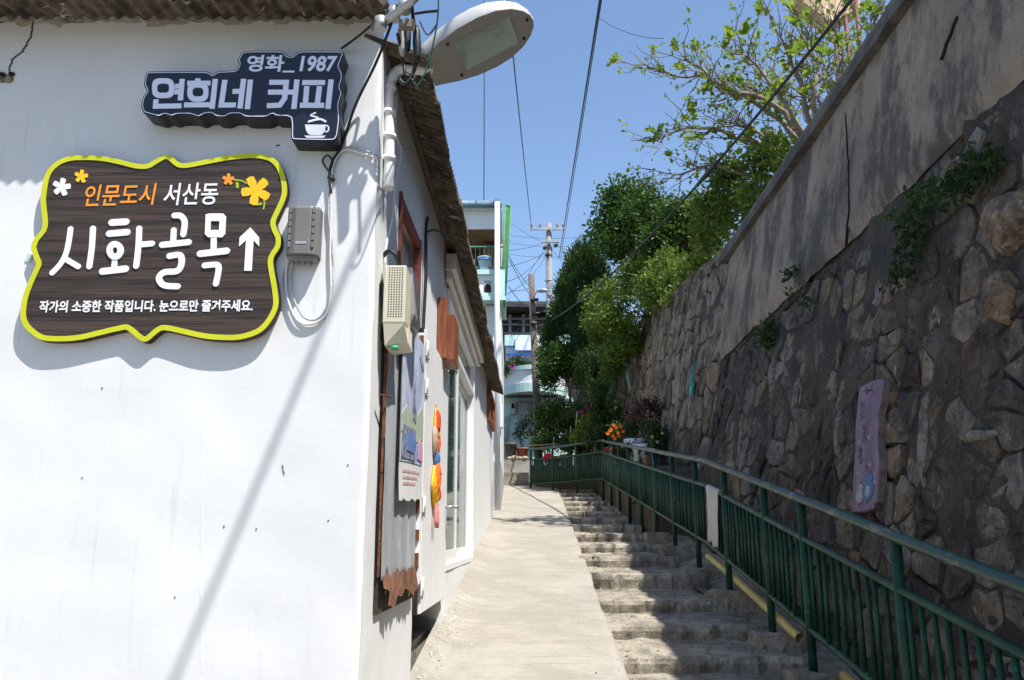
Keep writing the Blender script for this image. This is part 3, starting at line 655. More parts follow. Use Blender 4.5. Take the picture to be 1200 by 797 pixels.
def strokes(name, lst, wpx, mat, par, mp, gg, d1, cap='round', k=3.72/1000):
    bm = B()
    for i, s in enumerate(lst):
        wd = (s[1] if isinstance(s[1], (int, float)) else wpx)*k; pts = s[0] if isinstance(s[1], (int, float)) else s
        pts = [gg(*p) for p in pts]
        if len(pts) > 2 and cap == 'round': pts = catmull(pts, 4, False)
        prism(bm, ribbon(pts, wd, cap), mp, 0.0005, d1+0.0002*i)
    return part(name, bm, mat, par)
big = [([(83, 268.5), (81, 283), (77.5, 298), (71, 310), (61.5, 320)], 7), ([(78.5, 304.5), (92, 312.5)], 7.2), ([(109.3, 268), (108, 290), (105, 312.6)], 7.4),
       ([(131.5, 261.2), (148, 260.2)], 9), ([(128.5, 274.2), (149.5, 272.4)], 8.6), ([(135.2, 303), (134, 314)], 7), ([(120.5, 318.4), (147.5, 315.4)], 8.8), ([(163.5, 268), (162.5, 290), (160, 312.2)], 7.4), ([(165, 287), (178.5, 285.8)], 7.6),
       ([(204.8, 253), (212.5, 253.6), (216.8, 261), (215.2, 275)], 7.6), ([(204, 270), (203.2, 285)], 7.2), ([(190.5, 287.4), (221.5, 284.2)], 8), ([(199, 300.5), (211.5, 299.5), (213, 310), (208, 318), (193, 319.5), (186.8, 326.5), (192.6, 334.6), (208.5, 336)], 7.8),
       ([(251.2, 273), (250.6, 292)], 7.4), ([(235, 297.8), (266, 294.4)], 8.6), ([(240.2, 311.6), (254, 310.6), (256.6, 314), (255.8, 322), (253.4, 333)], 7.4)]
strokes('big_lettering', big, 7.4, SW, sg, mS, g, 0.004)
def ringpx(cx, cy, rx, ry, wpx_, mat, par, mp, gg, d1, name, p=2.0, bm=None):
    o_ = [gg(q.x, q.y) for q in ell(cx, cy, rx+wpx_/2, ry+wpx_/2, 28, p)]; i_ = [gg(q.x, q.y) for q in ell(cx, cy, rx-wpx_/2, ry-wpx_/2, 28, p)]
    own = bm is None; bm = bm or B(); ringplate(bm, o_, i_, mp, 0.0005, d1)
    if own: return part(name, bm, mat, par)
ringpx(135.5, 294, 6.4, 7.4, 7.2, SW, sg, mS, g, 0.0078, 'big_lettering')
bm = B(); ringplate(bm, [g(*p) for p in ((241.6, 252), (246, 250.8), (262, 250.8), (265.2, 254), (264.2, 275), (261, 278.6), (244.5, 278.6), (240.6, 275))], [g(*p) for p in ((247.6, 259.6), (249, 259.5), (255, 259.5), (257.8, 259.6), (257.2, 270), (255, 270.2), (249, 270.2), (246.8, 270))], mS, 0.0005, 0.0079); part('big_lettering', bm, SW, sg)
bm = B(); prism(bm, [g(*p) for p in ((293.7, 266.8), (303.9, 278.6), (303.8, 289), (297.3, 281.8), (295.2, 317.6), (286.4, 317.6), (288.6, 281.8), (280.4, 289.3), (281, 278.6))], mS, 0.0005, 0.0045); part('arrow', bm, SW, sg)
def line_text(body, x0, x1, y0, y1, mat, par, mp, gg, d, bold=0.0, shear=0.0, dy=0.0, name='lettering'):
    a, b_ = gg(x0, y1), gg(x1, y0); h = gg(x0, y0).y-gg(x0, y1).y
    sl = (gg(x1, y1+dy).y-gg(x0, y1).y)
    mp2 = lambda u, v, dd: mp(u, v+(u-a.x)/(b_.x-a.x)*sl, dd)
    return part(name, text_poly(body, a.x, b_.x, gg(x0, y1).y, gg(x0, y0).y, mp2, 0.0005, d, bold, shear), mat, par)
line_text('인문도시', 98.5, 184, 217, 242.5, SO, sg, mS, g, 0.003, 0.012, 0.10, -2)
line_text('서산동', 191, 257, 215, 241, SW, sg, mS, g, 0.003, 0.012, 0.06, -1)
line_text('작가의 소중한 작품입니다. 눈으로만 즐겨주세요.', 45.5, 297, 352.5, 366.5, SW, sg, mS, g, 0.003, 0.028, 0.0, -1.3)
def flower(cx, cy, r, mat, rot, name='painted_flower'):
    bm = B()
    for k in range(5):
        a = rot+2*math.pi*k/5; ca, sa = math.cos(a), math.sin(a)
        pts = [(0, -0.13), (0.55, -0.30), (0.95, -0.28), (1.0, 0.0), (0.92, 0.26), (0.55, 0.28), (0, 0.13)]
        prism(bm, [g(cx+r*(p*ca-q*sa), cy+r*(p*sa+q*ca)) for p, q in pts], mS, 0.0005, 0.003+0.0002*k)
    part(name, bm, mat, sg)
flower(72.5, 219.5, 10.8, SW, -1.35); flower(95.5, 207, 8, SYE, -1.4); flower(267.8, 210.5, 7, SO, -1.5); flower(300, 223.5, 17.5, SYE, -0.75)
for st in (([(275, 211), (283, 212), (289, 215)], 1.6), ([(308.5, 231), (310, 238), (309, 245)], 1.8)): strokes('painted_stem', [st], 2, SGR, sg, mS, g, 0.0025)
for st in (([(278, 215), (278.5, 219.5)], 3.4), ([(301, 239.3), (306, 239.2)], 3)): strokes('painted_leaf', [st], 2, SGR, sg, mS, g, 0.0025)
# black lightbox cafe sign
YB = YC-0.115
def mB(u, v, d): return Vector((u, YB-d, v))
gb = pl(YB)
BO = [(135, 335), (300, 334), (418, 335), (437, 350), (460, 334), (548, 330), (560, 300), (553, 280), (575, 245), (605, 238), (770, 238), (787, 262), (812, 265), (840, 238), (1045, 238), (1055, 252), (1030, 310), (1048, 345), (1048, 370), (1035, 410), (1048, 435), (1030, 490), (1036, 560), (1025, 640), (1008, 663), (815, 659), (804, 650), (805, 550), (735, 548), (718, 537), (690, 553), (590, 553), (562, 536), (520, 538), (492, 553), (450, 549), (430, 534), (400, 537), (372, 553), (330, 538), (270, 539), (245, 549), (212, 538), (185, 551), (150, 541), (112, 531), (101, 500), (107, 460), (129, 428), (114, 400), (118, 368), (124, 345)]
bo = [gb(140+a/4, b_/4) for a, b_ in BO]
tmp = []
for i, p in enumerate(bo):
    a, c = bo[i-1], bo[(i+1) % len(bo)]; tmp += [p+(a-p)*0.28, p+(c-p)*0.0+(a+c-2*p)*0.06, p+(c-p)*0.28]
bo = tmp
NAVY = M('sign_navy_face', (0.012, 0.014, 0.028), 0.28, 0.05, 5); SIDEB = M('sign_black_side', (0.008, 0.008, 0.009), 0.35, 0.05, 5); PALE = M('sign_pale_acrylic', (0.76, 0.80, 0.95), 0.45, 0.02, 5)
cb = gb(285, 110)
bs = thing('black_cafe_sign', 'black cut-out lightbox sign with pale Korean lettering and a coffee cup, under the eave', 'sign', (cb.x, YC, cb.y))
bm = B(); prism(bm, bo, mB, -0.112, 0.0); part('box', bm, SIDEB, bs)
bm = B(); prism(bm, inset(bo, 0.002), mB, 0.0005, 0.002); part('face', bm, NAVY, bs)
bm = B(); ringplate(bm, inset(bo, 0.006), inset(bo, 0.0095), mB, 0.0021, 0.0032); part('outline', bm, PALE, bs)
z5 = lambda *P: [(150+a/7.243, 50+b_/7.243) for a, b_ in P]; z6 = lambda *P: [(280+a/5.907, 50+b_/5.907) for a, b_ in P]
W1 = 6.4
L = [z5((462, 310), (446, 492)), z5((398, 374), (455, 371)), z5((392, 422), (450, 419)), z5((240, 484), (236, 543), (456, 539)),
     z5((595, 306), (594, 340)), z5((505, 347), (702, 347)), z5((478, 532), (705, 530)), z5((744, 312), (716, 564)),
     z5((825, 320), (794, 534), (918, 532)), z5((890, 418), (970, 416)), z5((984, 312), (953, 562)), z6((82, 260), (60, 462)),
     z6((212, 278), (330, 278), (318, 390), (285, 436), (195, 440)), z6((203, 346), (305, 346)), z6((338, 346), (394, 346)), z6((404, 260), (382, 462)),
     z6((440, 280), (598, 280)), z6((472, 306), (462, 425)), z6((560, 306), (545, 425)), z6((424, 438), (592, 438)), z6((640, 260), (618, 462))]
strokes('lettering', [(p, W1 if len(p) > 0 else 0) for p in L], W1, PALE, bs, mB, gb, 0.003, 'butt', 3.98/1000)
ringpx(150+303/7.243, 50+392/7.243, 10.0, 8.6, 6.0, PALE, bs, mB, gb, 0.0075, 'lettering', 3.2); ringpx(150+598/7.243, 50+425/7.243, 9.4, 8.4, 6.0, PALE, bs, mB, gb, 0.0078, 'lettering', 2.8)
line_text('영화_', 289, 346.5, 65, 85.5, PALE, bs, mB, gb, 0.004, 0.028, 0.05)
line_text('1987', 351, 396, 66, 84.5, PALE, bs, mB, gb, 0.004, 0.03, 0.12)
cup = [z6(p)[0] for p in ((458, 570), (603, 570), (596, 612), (580, 636), (565, 642), (497, 642), (480, 634), (466, 610))]
bm = B(); prism(bm, [gb(*p) for p in cup], mB, 0.0021, 0.004)
prism(bm, [gb(*z6(p)[0]) for p in ((452, 646), (602, 646), (586, 662), (472, 662))], mB, 0.0021, 0.004)
ringpx(*z6((605, 598))[0], 2.9, 3.6, 1.6, PALE, bs, mB, gb, 0.0045, '', 2.4, bm)
for wpx_, pts in ((2.6, ((600, 548), (560, 532), (488, 548))), (1.7, ((530, 488), (498, 506), (548, 524), (482, 552)))):
    prism(bm, ribbon(catmull([gb(*q) for q in z6(*pts)], 6, False), wpx_*0.00398), mB, 0.0021, 0.004+0.0003*wpx_)
part('coffee_cup_emblem', bm, M('emblem_white', (0.8, 0.82, 0.9), 0.4), bs)
# ------------------------------------------------------------------ grey junction box
JB = M('junction_box_grey', (0.17, 0.165, 0.155), 0.55, 0.04, 8)
gj = pl(YC-0.09); cj = gj(354, 271)
jb = thing('junction_box', 'grey plastic telecom junction box with ribbed sides beside the wooden sign', 'utility box', (cj.x, YC, cj.y))
a, b_ = gj(333, 297), gj(374, 241)
bm = B()
prof = [(0, 0), (0.0, 0.062), (0.02, 0.082), (0.05, 0.095), (0.12, 0.095), (0.15, 0.082), (0.163, 0.062), (0.163, 0)]
sx = (b_.x-a.x)/0.163; tops = []
for z in (a.y, b_.y-0.012, b_.y): 
    k = 1 if z < b_.y else 0.93
    tops.append([bm.verts.new((a.x+p[0]*sx, YC-p[1]*k, z)) for p in prof])
for r0, r1 in zip(tops, tops[1:]):
    for i in range(len(prof)-1): bm.faces.new((r0[i], r0[i+1], r1[i+1], r1[i]))
bm.faces.new(tops[0]); bm.faces.new(tops[-1][::-1]); part('cover', bm, JB, jb)
bm = B()
for x0 in (0.004, 0.018, 0.135, 0.149):
    for zz in range(6):
        z = a.y+0.03+zz*0.034; dpt = 0.07 if 0.01 < x0 < 0.145 else 0.058
        box(bm, a.x+x0*sx-0.002, a.x+(x0+0.011)*sx, YC-dpt-0.026*(0.01 < x0 < 0.145), YC-0.03, z, z+0.027)
part('rib', bm, JB, jb)
bm = B(); box(bm, a.x+0.055*sx, a.x+0.11*sx, YC-0.097, YC-0.0935, a.y+0.045, a.y+0.058); part('badge', bm, M('badge_pale', (.4, .4, .4), .5), jb)
bm = B(); box(bm, a.x+0.01*sx, a.x+0.153*sx, YC-0.06, YC-0.005, a.y-0.022, a.y-0.0005)
for k in range(4): tube(bm, [(a.x+(0.03+0.03*k)*sx, YC-0.035, a.y-0.02), (a.x+(0.03+0.03*k)*sx, YC-0.035, a.y-0.042)], 0.008, 8)
part('gland_strip', bm, M('gland_grey', (.3, .3, .29), .6), jb)
def wirepts(pp, sagn=0): return catmull(pp, 6, False)
def cable(name, pp, r, mat, label, group=None, n=6, smooth=True):
    P = wirepts(pp) if smooth else [Vector(p) for p in pp]; bm = B(); tube(bm, P, r, n)
    return single(name, bm, mat, label, 'cable', P[0], group)
def fw(px, py, d=0.015): return F(px, py, YC-d)
cable('cable', [fw(337, 304), fw(335, 325), fw(337, 350), fw(348, 375), fw(365, 380), fw(382, 368), fw(388, 340), fw(387, 300), fw(388, 250), fw(388, 215), fw(392, 190), fw(404, 176), fw(425, 180), fw(443, 186)], 0.006, WHITEC, 'thick white cable looping under the grey junction box')
cable('cable', [fw(344, 304), fw(341, 330), fw(345, 352), fw(356, 372), fw(372, 374), fw(384, 358), fw(390, 330), fw(389, 290), fw(385, 250), fw(387, 220), fw(394, 188), fw(410, 172), fw(447, 184)], 0.0045, GREYC, 'thin grey cable on the inside of the loop below the grey junction box')
cable('cable', [fw(340, 303), fw(332, 322), fw(334, 342), fw(341, 362)], 0.005, GREYC, 'short grey tail hanging at the left side of the junction box cables')
cable('cable', [fw(388, 226, .02), fw(386, 205, .02), fw(390, 188, .02), fw(398, 176, .02), fw(404, 160, .03), fw(418, 120, .05), fw(440, 75, .1), fw(456, 35, .2), fw(466, 5, .3)], 0.0075, BLACK, 'black cable dropping from the eave corner past the black sign')
cable('cable', [fw(400, 57, .03), fw(418, 44, .1), fw(437, 28, .18), fw(452, 12, .27)], 0.006, BLACK, 'short black wire slanting from the top of the black sign to the eave')
cable('cable', [fw(381, 195, .02), fw(378, 188, .03), fw(384, 182, .03), fw(390, 190, .02), fw(386, 200, .02), fw(381, 195, .025)], 0.005, BLACK, 'small black coil of wire below the right end of the black sign')
tag(finish((lambda bm: (tube(bm, [fw(386, 207), fw(390, 212)], 0.014, 8), bm)[1])(B()), 'cable_clip', BLACK, None, fw(386, 207)), 'little black clip binding the cables beside the junction box', 'clip')
# ------------------------------------------------------------------ street lamp on its arm
def SP(px, py, d): return S(px, py, d)
pb = Vector((xw(3.93)+0.045, 3.93, 3.33))
lampbase = F(502, 83, 4.0); lt = F(624, 22, 3.90)
lamp = thing('street_lamp', 'grey cobra-head street lamp on a white curved arm at the cafe corner', 'street lamp', pb)
P0 = F(456, 190, 3.98); P1 = F(456, 105, 3.98)
bm = B(); arm = [F(455, 222, 3.98), P0, P0.lerp(P1, .5), P1, F(459, 93, 3.98), F(468, 82, 3.98), F(482, 82, 3.98), lampbase+Vector((0.02, 0, 0.012))]
tube(bm, catmull(arm, 5, False), 0.027, 14); part('arm', bm, WHITEP, lamp)
for py in (103, 132, 160, 186):
    bm = B(); c = F(456, py, 3.98); lathe(bm, c-Vector((0, 0, 0.012)), [(0.029, 0), (0.036, 0.002), (0.036, 0.022), (0.029, 0.024)], 16); box(bm, c.x-0.055, c.x-0.02, 3.955, 3.975, c.z-0.01, c.z+0.01)
    part('clamp', bm, WHITEP, lamp)
ax = (lt-lampbase); Ln = ax.length; ax.normalize(); sw_ = Vector((-0.10, -1.0, 0.14)); sw_ = (sw_-ax*sw_.dot(ax)).normalized(); upv = ax.cross(sw_)
upv = upv if upv.z > 0 else -upv
def LP(s, t, h): return lampbase+ax*s+sw_*t+upv*h
prof = [(0.0, 0.105), (0.03, 0.115), (0.10, 0.145), (0.2, 0.172), (0.3, 0.178), (0.38, 0.165), (0.45, 0.13), (0.495, 0.085), (0.52, 0.04), (0.527, 0.0)]
kk = Ln/0.527; prof = [(s*kk, t*1.14) for s, t in prof]
outl = [Vector((s, t)) for s, t in prof]+[Vector((s, -t)) for s, t in prof[-2::-1]]
outl = catmull(outl, 3, True)[:-3] if False else outl
bm = B(); rings = []
cx = 0.24*kk
for sc, h in ((1.0, -0.012), (1.015, 0.0), (1.0, 0.03), (0.97, 0.055), (0.86, 0.085), (0.6, 0.105), (0.25, 0.112)):
    rings.append([bm.verts.new(LP(cx+(p.x-cx)*sc, p.y*sc, h)) for p in outl])
for a, b_ in zip(rings, rings[1:]):
    for i in range(len(outl)): bm.faces.new((a[i], a[(i+1) % len(outl)], b_[(i+1) % len(outl)], b_[i])).smooth = True
bm.faces.new(rings[-1]); part('housing', bm, LAMPG, lamp)
GW = [(0.16*kk, -0.115), (0.43*kk, -0.105), (0.43*kk, 0.105), (0.16*kk, 0.115)]
bm = B(); o_ = [bm.verts.new(LP(p.x, p.y*0.99, -0.011)) for p in outl]; i_ = [bm.verts.new(LP(s, t, -0.011)) for s, t in GW]
n = len(o_); es = [bm.edges.new((o_[i], o_[(i+1) % n])) for i in range(n)]+[bm.edges.new((i_[i], i_[(i+1) % 4])) for i in range(4)]
bmesh.ops.triangle_fill(bm, edges=es, use_beauty=True, use_dissolve=False)
for f in list(bm.faces):
    c = f.calc_center_median(); s = (c-lampbase).dot(ax); t = (c-lampbase).dot(sw_)
    if 0.165*kk < s < 0.425*kk and abs(t) < 0.10: bm.faces.remove(f)
part('base_plate', bm, M('lamp_plate', (0.27, 0.262, 0.25), 0.55, 0.04, 6), lamp, normals=False)
bm = B()
q0 = [bm.verts.new(LP(s, t, -0.009)) for s, t in GW]; q1 = [bm.verts.new(LP(0.295*kk+(s-0.295*kk)*0.7, t*0.6, 0.05)) for s, t in GW]
for i in range(4): bm.faces.new((q0[i], q0[(i+1) % 4], q1[(i+1) % 4], q1[i]))
bm.faces.new(q1); part('reflector', bm, M('reflector', (0.72, 0.73, 0.70), 0.25, 0.03, 9, metal=0.3), lamp, normals=False)
bm = B(); pts = [LP(0.19*kk+0.2*kk*k/8, 0.0, 0.025) for k in range(9)]; tube(bm, pts, [0.008, 0.02, 0.03, 0.034, 0.034, 0.03, 0.022, 0.014, 0.014], 12); part('bulb', bm, M('bulb_white', (0.8, 0.8, 0.74), 0.2), lamp)
bm = B(); vs = [LP(s, t, -0.0125) for s, t in GW]; v2 = [p-upv*0.004 for p in vs]; quadbox(bm, v2+vs); part('lens', bm, glass('lamp_lens', (0.55, 0.60, 0.56), 0.2, 0.30), lamp)
bm = B()
for s, t in ((0.5*kk, 0.03), (0.13*kk, 0.13), (0.13*kk, -0.13), (0.46*kk, -0.09)):
    q = LP(s, t, -0.012); tube(bm, [q, q-upv*0.008], 0.008, 8)
part('screw', bm, BLACK, lamp)
bm = B(); tube(bm, [lampbase-ax*0.05+upv*0.03, lampbase+ax*0.05+upv*0.035], [0.034, 0.045], 14); part('collar', bm, LAMPG, lamp)
# wires and splices tangled at the eave corner
K = lambda px, py, Y=3.7: F(px, py, Y)
cable('cable', [K(466, 40, 3.6), K(470, 60), K(474, 85), K(468, 92), K(476, 98), K(486, 80), K(488, 55), K(484, 20, 3.6), K(482, 0, 3.5)], 0.009, BLACK, 'heaviest black cable hanging in the tangle beside the lamp arm')
cable('cable', [K(487, 16, 3.55), K(500, 14, 3.5), K(512, 13, 3.45)], 0.007, BLACK, 'short stub of black cable pointing right from the eave corner')
cable('cable', [K(514, -10, 3.4), K(513, 20, 3.45), K(509, 45, 3.6), K(503, 70), K(497, 88), K(489, 100), K(482, 92)], 0.004, M('green_wire', (0.03, 0.2, 0.14), 0.5), 'thin green wire dangling beside the lamp neck')
cable('cable', [K(492, 25), K(500, 40), K(507, 36), K(512, 28, 3.6)], 0.004, BLACK, 'thin black wire curling to the green wire near the eave corner')
cable('cable', [K(470, 70), K(476, 84), K(486, 90), K(481, 100), K(487, 118, 3.9), K(490, 140, 4.1)], 0.0035, BLACK, 'thin black wire trailing below the tangle over the roof edge')
for (a, b_, lab) in (((477, 22), (477, 62), 'black taped wire splice nearest the white wall in the eave tangle'), ((488, 30), (489, 72), 'black taped wire splice farthest right in the eave tangle'), ((470, 30), (472, 66), 'grey taped wire splice behind the eave tangle')):
    bm = B(); p, q = K(*a, 3.68), K(*b_, 3.68); tube(bm, [p, p.lerp(q, .15), p.lerp(q, .5), p.lerp(q, .85), q], [.008, .017, .02, .017, .008], 10); single('wire_splice', bm, M('splice_grey', (.35, .34, .33), .7) if 'grey' in lab else BLACK, lab, 'splice', p)
bm = B(); tube(bm, [K(438, 33, 3.66), K(458, 20, 3.58), K(480, 4, 3.5), K(492, -8, 3.45)], 0.02, 8)
for px, py in ((446, 28), (462, 17), (474, 8)): q = K(px, py, 3.6); tube(bm, [q+Vector((0, 0, -.03)), q+Vector((0, 0, .03))], 0.03, 10)
single('service_bracket', bm, GALV, 'grey metal service bracket with insulators at the eave corner', 'bracket', K(460, 20, 3.6))
bm = B(); box(bm, -0.53, -0.46, 3.56, 3.60, 3.93, 3.965); single('timber_offcut', bm, M('old_timber', (.28, .24, .19), .9, .2, 9), 'weathered timber piece sticking out at the roof corner', 'timber', (-0.4, 3.63, 3.95))
# conduits on the side wall
def sv(Y, z, d): return Vector((xw(Y)+d, Y, z))
cable('conduit', [F(456, 185, 4.0), F(450, 215, 4.05), F(449, 260, 4.1), F(446, 300, 4.12), F(447, 345, 4.1), F(452, 385, 4.1), F(458, 402, 4.12)], 0.012, WHITEC, 'white conduit running down the wall corner behind the beige meter box')
cable('cable', [F(464, 110, 4.1), F(463, 150, 4.2), F(466, 165, 4.25), F(470, 178, 4.3), F(463, 215, 4.2), F(461, 250, 4.2), F(453, 285, 4.15), F(450, 310, 4.12)], 0.008, WHITEC, 'wavy white cable on the side wall left of the red window')
cable('cable', [F(449, 300, 4.08), F(456, 294, 4.06), F(464, 300, 4.06), F(468, 314, 4.1)], 0.012, BLACK, 'black hose arching over the top of the beige meter box')
cable('cable', [F(445, 318, 4.05), F(448, 340, 4.0), F(452, 365, 4.0), F(456, 392, 4.0), F(455, 404, 4.0), F(449, 398, 4.05), F(445, 380, 4.08)], 0.012, BLACK, 'black hose hanging in front of the beige meter box')
cable('conduit', [sv(5.55, 3.75, .02), sv(5.5, 3.6, .02), sv(5.5, 3.3, .025), sv(5.48, 3.0, .02), sv(5.46, 2.85, .02)], 0.012, BLACK, 'black conduit right of the red window on the side wall')
cable('cable', [sv(5.5, 3.62, .02), sv(5.8, 3.75, .05), sv(6.2, 3.82, .12)], 0.008, BLACK, 'black wire joining the conduit to the roof edge')
# ------------------------------------------------------------------ meter boxes, rusty sheet, poster, box, ornament
BEI = M('beige_plastic', (0.62, 0.59, 0.46), 0.5, 0.04, 6, layers=[((.45, .42, .33), 9, (1, 1, 1), .6, .75, .4)])
mY0, mY1, mz0, mz1 = 3.95, 4.17, 2.49, 2.885; mx0 = xw(3.95)+0.028; mx1 = mx0+0.108
mb = thing('meter_box', 'beige ventilated plastic meter box with perforated face on the side wall', 'meter box', ((mx0+mx1)/2, 4.0, mz0))
bm = B(); box(bm, mx0, mx1, mY0, mY1, mz0+0.105, mz1); bev(bm, 0.008)
part('case', bm, BEI, mb)
bm = B(); quadbox(bm, [(mx0+.012, mY0+.02, mz0), (mx1+.01, mY0+.05, mz0+.02), (mx1+.01, mY1+.05, mz0+.02), (mx0+.012, mY1+.03, mz0), (mx0+.004, mY0+.002, mz0+.104), (mx1-.003, mY0+.003, mz0+.104), (mx1-.003, mY1-.004, mz0+.104), (mx0+.004, mY1-.004, mz0+.104)])
part('lower_case', bm, BEI, mb)
bm = B()
for i in range(6):
    for j in range(21):
        x = mx0+0.024+i*0.0125; z = mz0+0.135+j*0.0122; box(bm, x, x+0.0062, mY0-0.0012, mY0+0.002, z, z+0.0056)
tag(part('vent_hole', bm, M('vent_dark', (0.12, 0.10, 0.07), 0.9), mb), kind='stuff')
bm = B()
for k in range(4): box(bm, mx1+0.002-k*.002, mx1+0.012, mY0+0.07+k*0.04, mY0+0.085+k*0.04, mz0+0.02, mz0+0.10)
part('side_rib', bm, BEI, mb)
bm = B(); lathe(bm, (mx1-0.05, mY0+0.04, mz0-0.018), [(.012, 0), (.018, .002), (.018, .02), (.01, .022)], 12); part('green_cap', bm, M('cap_green', (.05, .4, .2), .5), mb)
cY0, cY1, cz0, cz1 = 4.22, 4.50, 2.58, 2.96
cm = thing('electricity_meter', 'clear covered electricity meter behind the beige meter box', 'meter', (xw(4.3)+.09, 4.3, cz0))
CL = glass('meter_cover', (0.55, 0.56, 0.55), 0.2, 0.6)
bm = B(); x0 = xw(4.3)+0.015
quadbox(bm, [(x0, cY0+.02, cz0), (x0+.07, cY0+.03, cz0), (x0+.07, cY1, cz0), (x0, cY1, cz0), (x0, cY0, cz0+.13), (x0+.125, cY0, cz0+.13), (x0+.125, cY1, cz0+.13), (x0, cY1, cz0+.13)])
quadbox(bm, [(x0, cY0, cz0+.131), (x0+.125, cY0, cz0+.131), (x0+.125, cY1, cz0+.131), (x0, cY1, cz0+.131), (x0, cY0, cz1), (x0+.108, cY0, cz1), (x0+.108, cY1, cz1), (x0, cY1, cz1)])
part('cover', bm, CL, cm)
bm = B(); box(bm, x0-.018, x0+.005, cY0+.01, cY1-.01, cz0+.02, cz1-.02); part('backboard', bm, M('meter_back', (.5, .5, .48), .6), cm)
bm = B(); box(bm, x0+.006, x0+.08, cY0+.06, cY1-.06, cz0+.16, cz1-.06); part('dial_case', bm, M('meter_dial', (.35, .36, .37), .4), cm)
# rusty sheet with its poster
SHEET = M('weathered_steel_sheet', (0.46, 0.48, 0.51), 0.5, 0.12, 3, col2=(0.34, 0.36, 0.385), stretch=(1, 1, .35), metal=0.1, bump=0.2, bscale=30,
          layers=[((0.62, 0.63, 0.65), 6, (1, 1, .3), .55, .65, .6), ((0.18, 0.07, 0.03), 7, (1, 1, .6), .66, .72, .6)])
rs = thing('rusty_metal_sheet', 'weathered grey metal sheet with torn rusty lower edge fixed to the side wall', 'metal sheet', sv(4.8, 1.25, .03))
shY0, shY1 = 4.10, 5.26; bm = B(); rows = []
for j in range(31):
    z = 1.40+(2.80-1.40)*j/30; rows.append([bm.verts.new(sv(shY0+(shY1-shY0)*i/20, z, 0.035+0.008*nz(i*.3, z*2)+0.012*(math.sin(math.pi*i/20)))) for i in range(21)])
for a, b_ in zip(rows, rows[1:]):
    for i in range(20): bm.faces.new((a[i], a[i+1], b_[i+1], b_[i])).smooth = True
part('sheet', bm, SHEET, rs, normals=False)
bm = B(); top = []; bot = []
for i in range(41):
    Y = shY0+(shY1-shY0)*i/40; t = i/40
    zt_ = 1.43+0.06*nz(i*.35, 2)+0.035*nz(i*1.1, 5); zb_ = 1.30+0.04*nz(i*.45, 7)+0.03*nz(i*1.3, 3)+(0.07 if t < .12 else 0)-0.02*math.sin(t*9)
    top.append(bm.verts.new(sv(Y, zt_, 0.042+0.012*math.sin(math.pi*t)))); bot.append(bm.verts.new(sv(Y, zb_, 0.05+0.03*abs(nz(i*.6, 9)))))
for i in range(40): bm.faces.new((top[i], top[i+1], bot[i+1], bot[i])).smooth = True
part('rusted_edge', bm, M('flaking_rust', (0.27, 0.125, 0.07), 0.9, 0.25, 9, col2=(0.15, 0.065, 0.04), bump=0.8, bscale=40, layers=[((0.5, 0.42, 0.36), 12, (1, 1, .5), .62, .7, .5)]), rs, normals=False)
bm = B(); sbox(bm, shY0+0.0, shY1+0.01, 0.004, 0.02, 1.25, 2.82); part('backing_board', bm, M('dark_backing', (.05, .035, .028), .9, .2, 12), rs)
bm = B(); sbox(bm, shY1-0.01, shY1+0.035, 0.021, 0.062, 1.33, 2.86); part('batten', bm, WHITEP, rs)
bm = B()
for k in range(9): z = 1.42+0.16*k; sbox(bm, shY1-0.03, shY1-0.011, 0.03, 0.056, z, z+random.uniform(.06, .14)); sbox(bm, shY0-0.018, shY0+0.006, 0.0205, 0.028+.006*random.random(), z, z+.155+.006*random.random())
part('rusty_edging', bm, RUST, rs)
bm = B(); tube(bm, [sv(shY0-.01, 2.26, .06), sv(shY0-.15, 2.25, .03)], 0.005, 6); part('wire_tie', bm, RUST, rs)
pg = thing('art_poster', 'faded painting poster of a blue sky and dark tower hung on the metal sheet', 'poster', sv(4.8, 1.8, .06))
def PP(Y, z, d=0.0):
    t = (Y-4.35)/0.87; return sv(Y, z+0.04*(t-.5), 0.064+0.012*math.sin(math.pi*t)+0.015*max(0, (1.95-z)/.2)*(.5+.5*nz(Y*6, 1))+d)
POST = M('poster_paint', (0.32, 0.40, 0.60), 0.6, 0.15, 5, col2=(0.58, 0.62, 0.72), stretch=(1, 1, .6), layers=[((0.56, 0.46, 0.58), 7, (1, 1, .7), .5, .66, .8), ((0.16, 0.24, 0.40), 14, (1, 1, 1), .55, .66, .6), ((0.62, 0.64, 0.66), 18, (1, 1, 1), .58, .68, .6)])
PAPER = M('poster_paper', (0.66, 0.66, 0.64), 0.7, 0.04, 6, layers=[((.6, .3, .32), 40, (1, .4, 1.5), .6, .64, .5)])
def patch(poly, d, name, mat):
    bm = B(); prism(bm, [Vector(p) for p in poly], lambda u, v, dd: PP(u, v, dd), d-0.002, d, True); return part(name, bm, mat, pg)
bm = B(); rows = []
for j in range(25):
    z = 1.80+(2.74-1.80)*j/24; rows.append([bm.verts.new(PP(4.35+.87*i/14+0.012*nz(z*5, 1)*(i in (0, 14)), z+(0.03*nz(i*.7, 2) if j == 0 else 0))) for i in range(15)])
for a, b_ in zip(rows, rows[1:]):
    for i in range(14): bm.faces.new((a[i], a[i+1], b_[i+1], b_[i])).smooth = True
part('paper', bm, PAPER, pg, normals=False)
bm = B(); rows = []
for j in range(25):
    z = 2.0+(2.735-2.0)*j/24; rows.append([bm.verts.new(PP(4.355+.86*i/14, z, 0.003)) for i in range(15)])
for a, b_ in zip(rows, rows[1:]):
    for i in range(14): bm.faces.new((a[i], a[i+1], b_[i+1], b_[i])).smooth = True
part('painting', bm, POST, pg, normals=False)
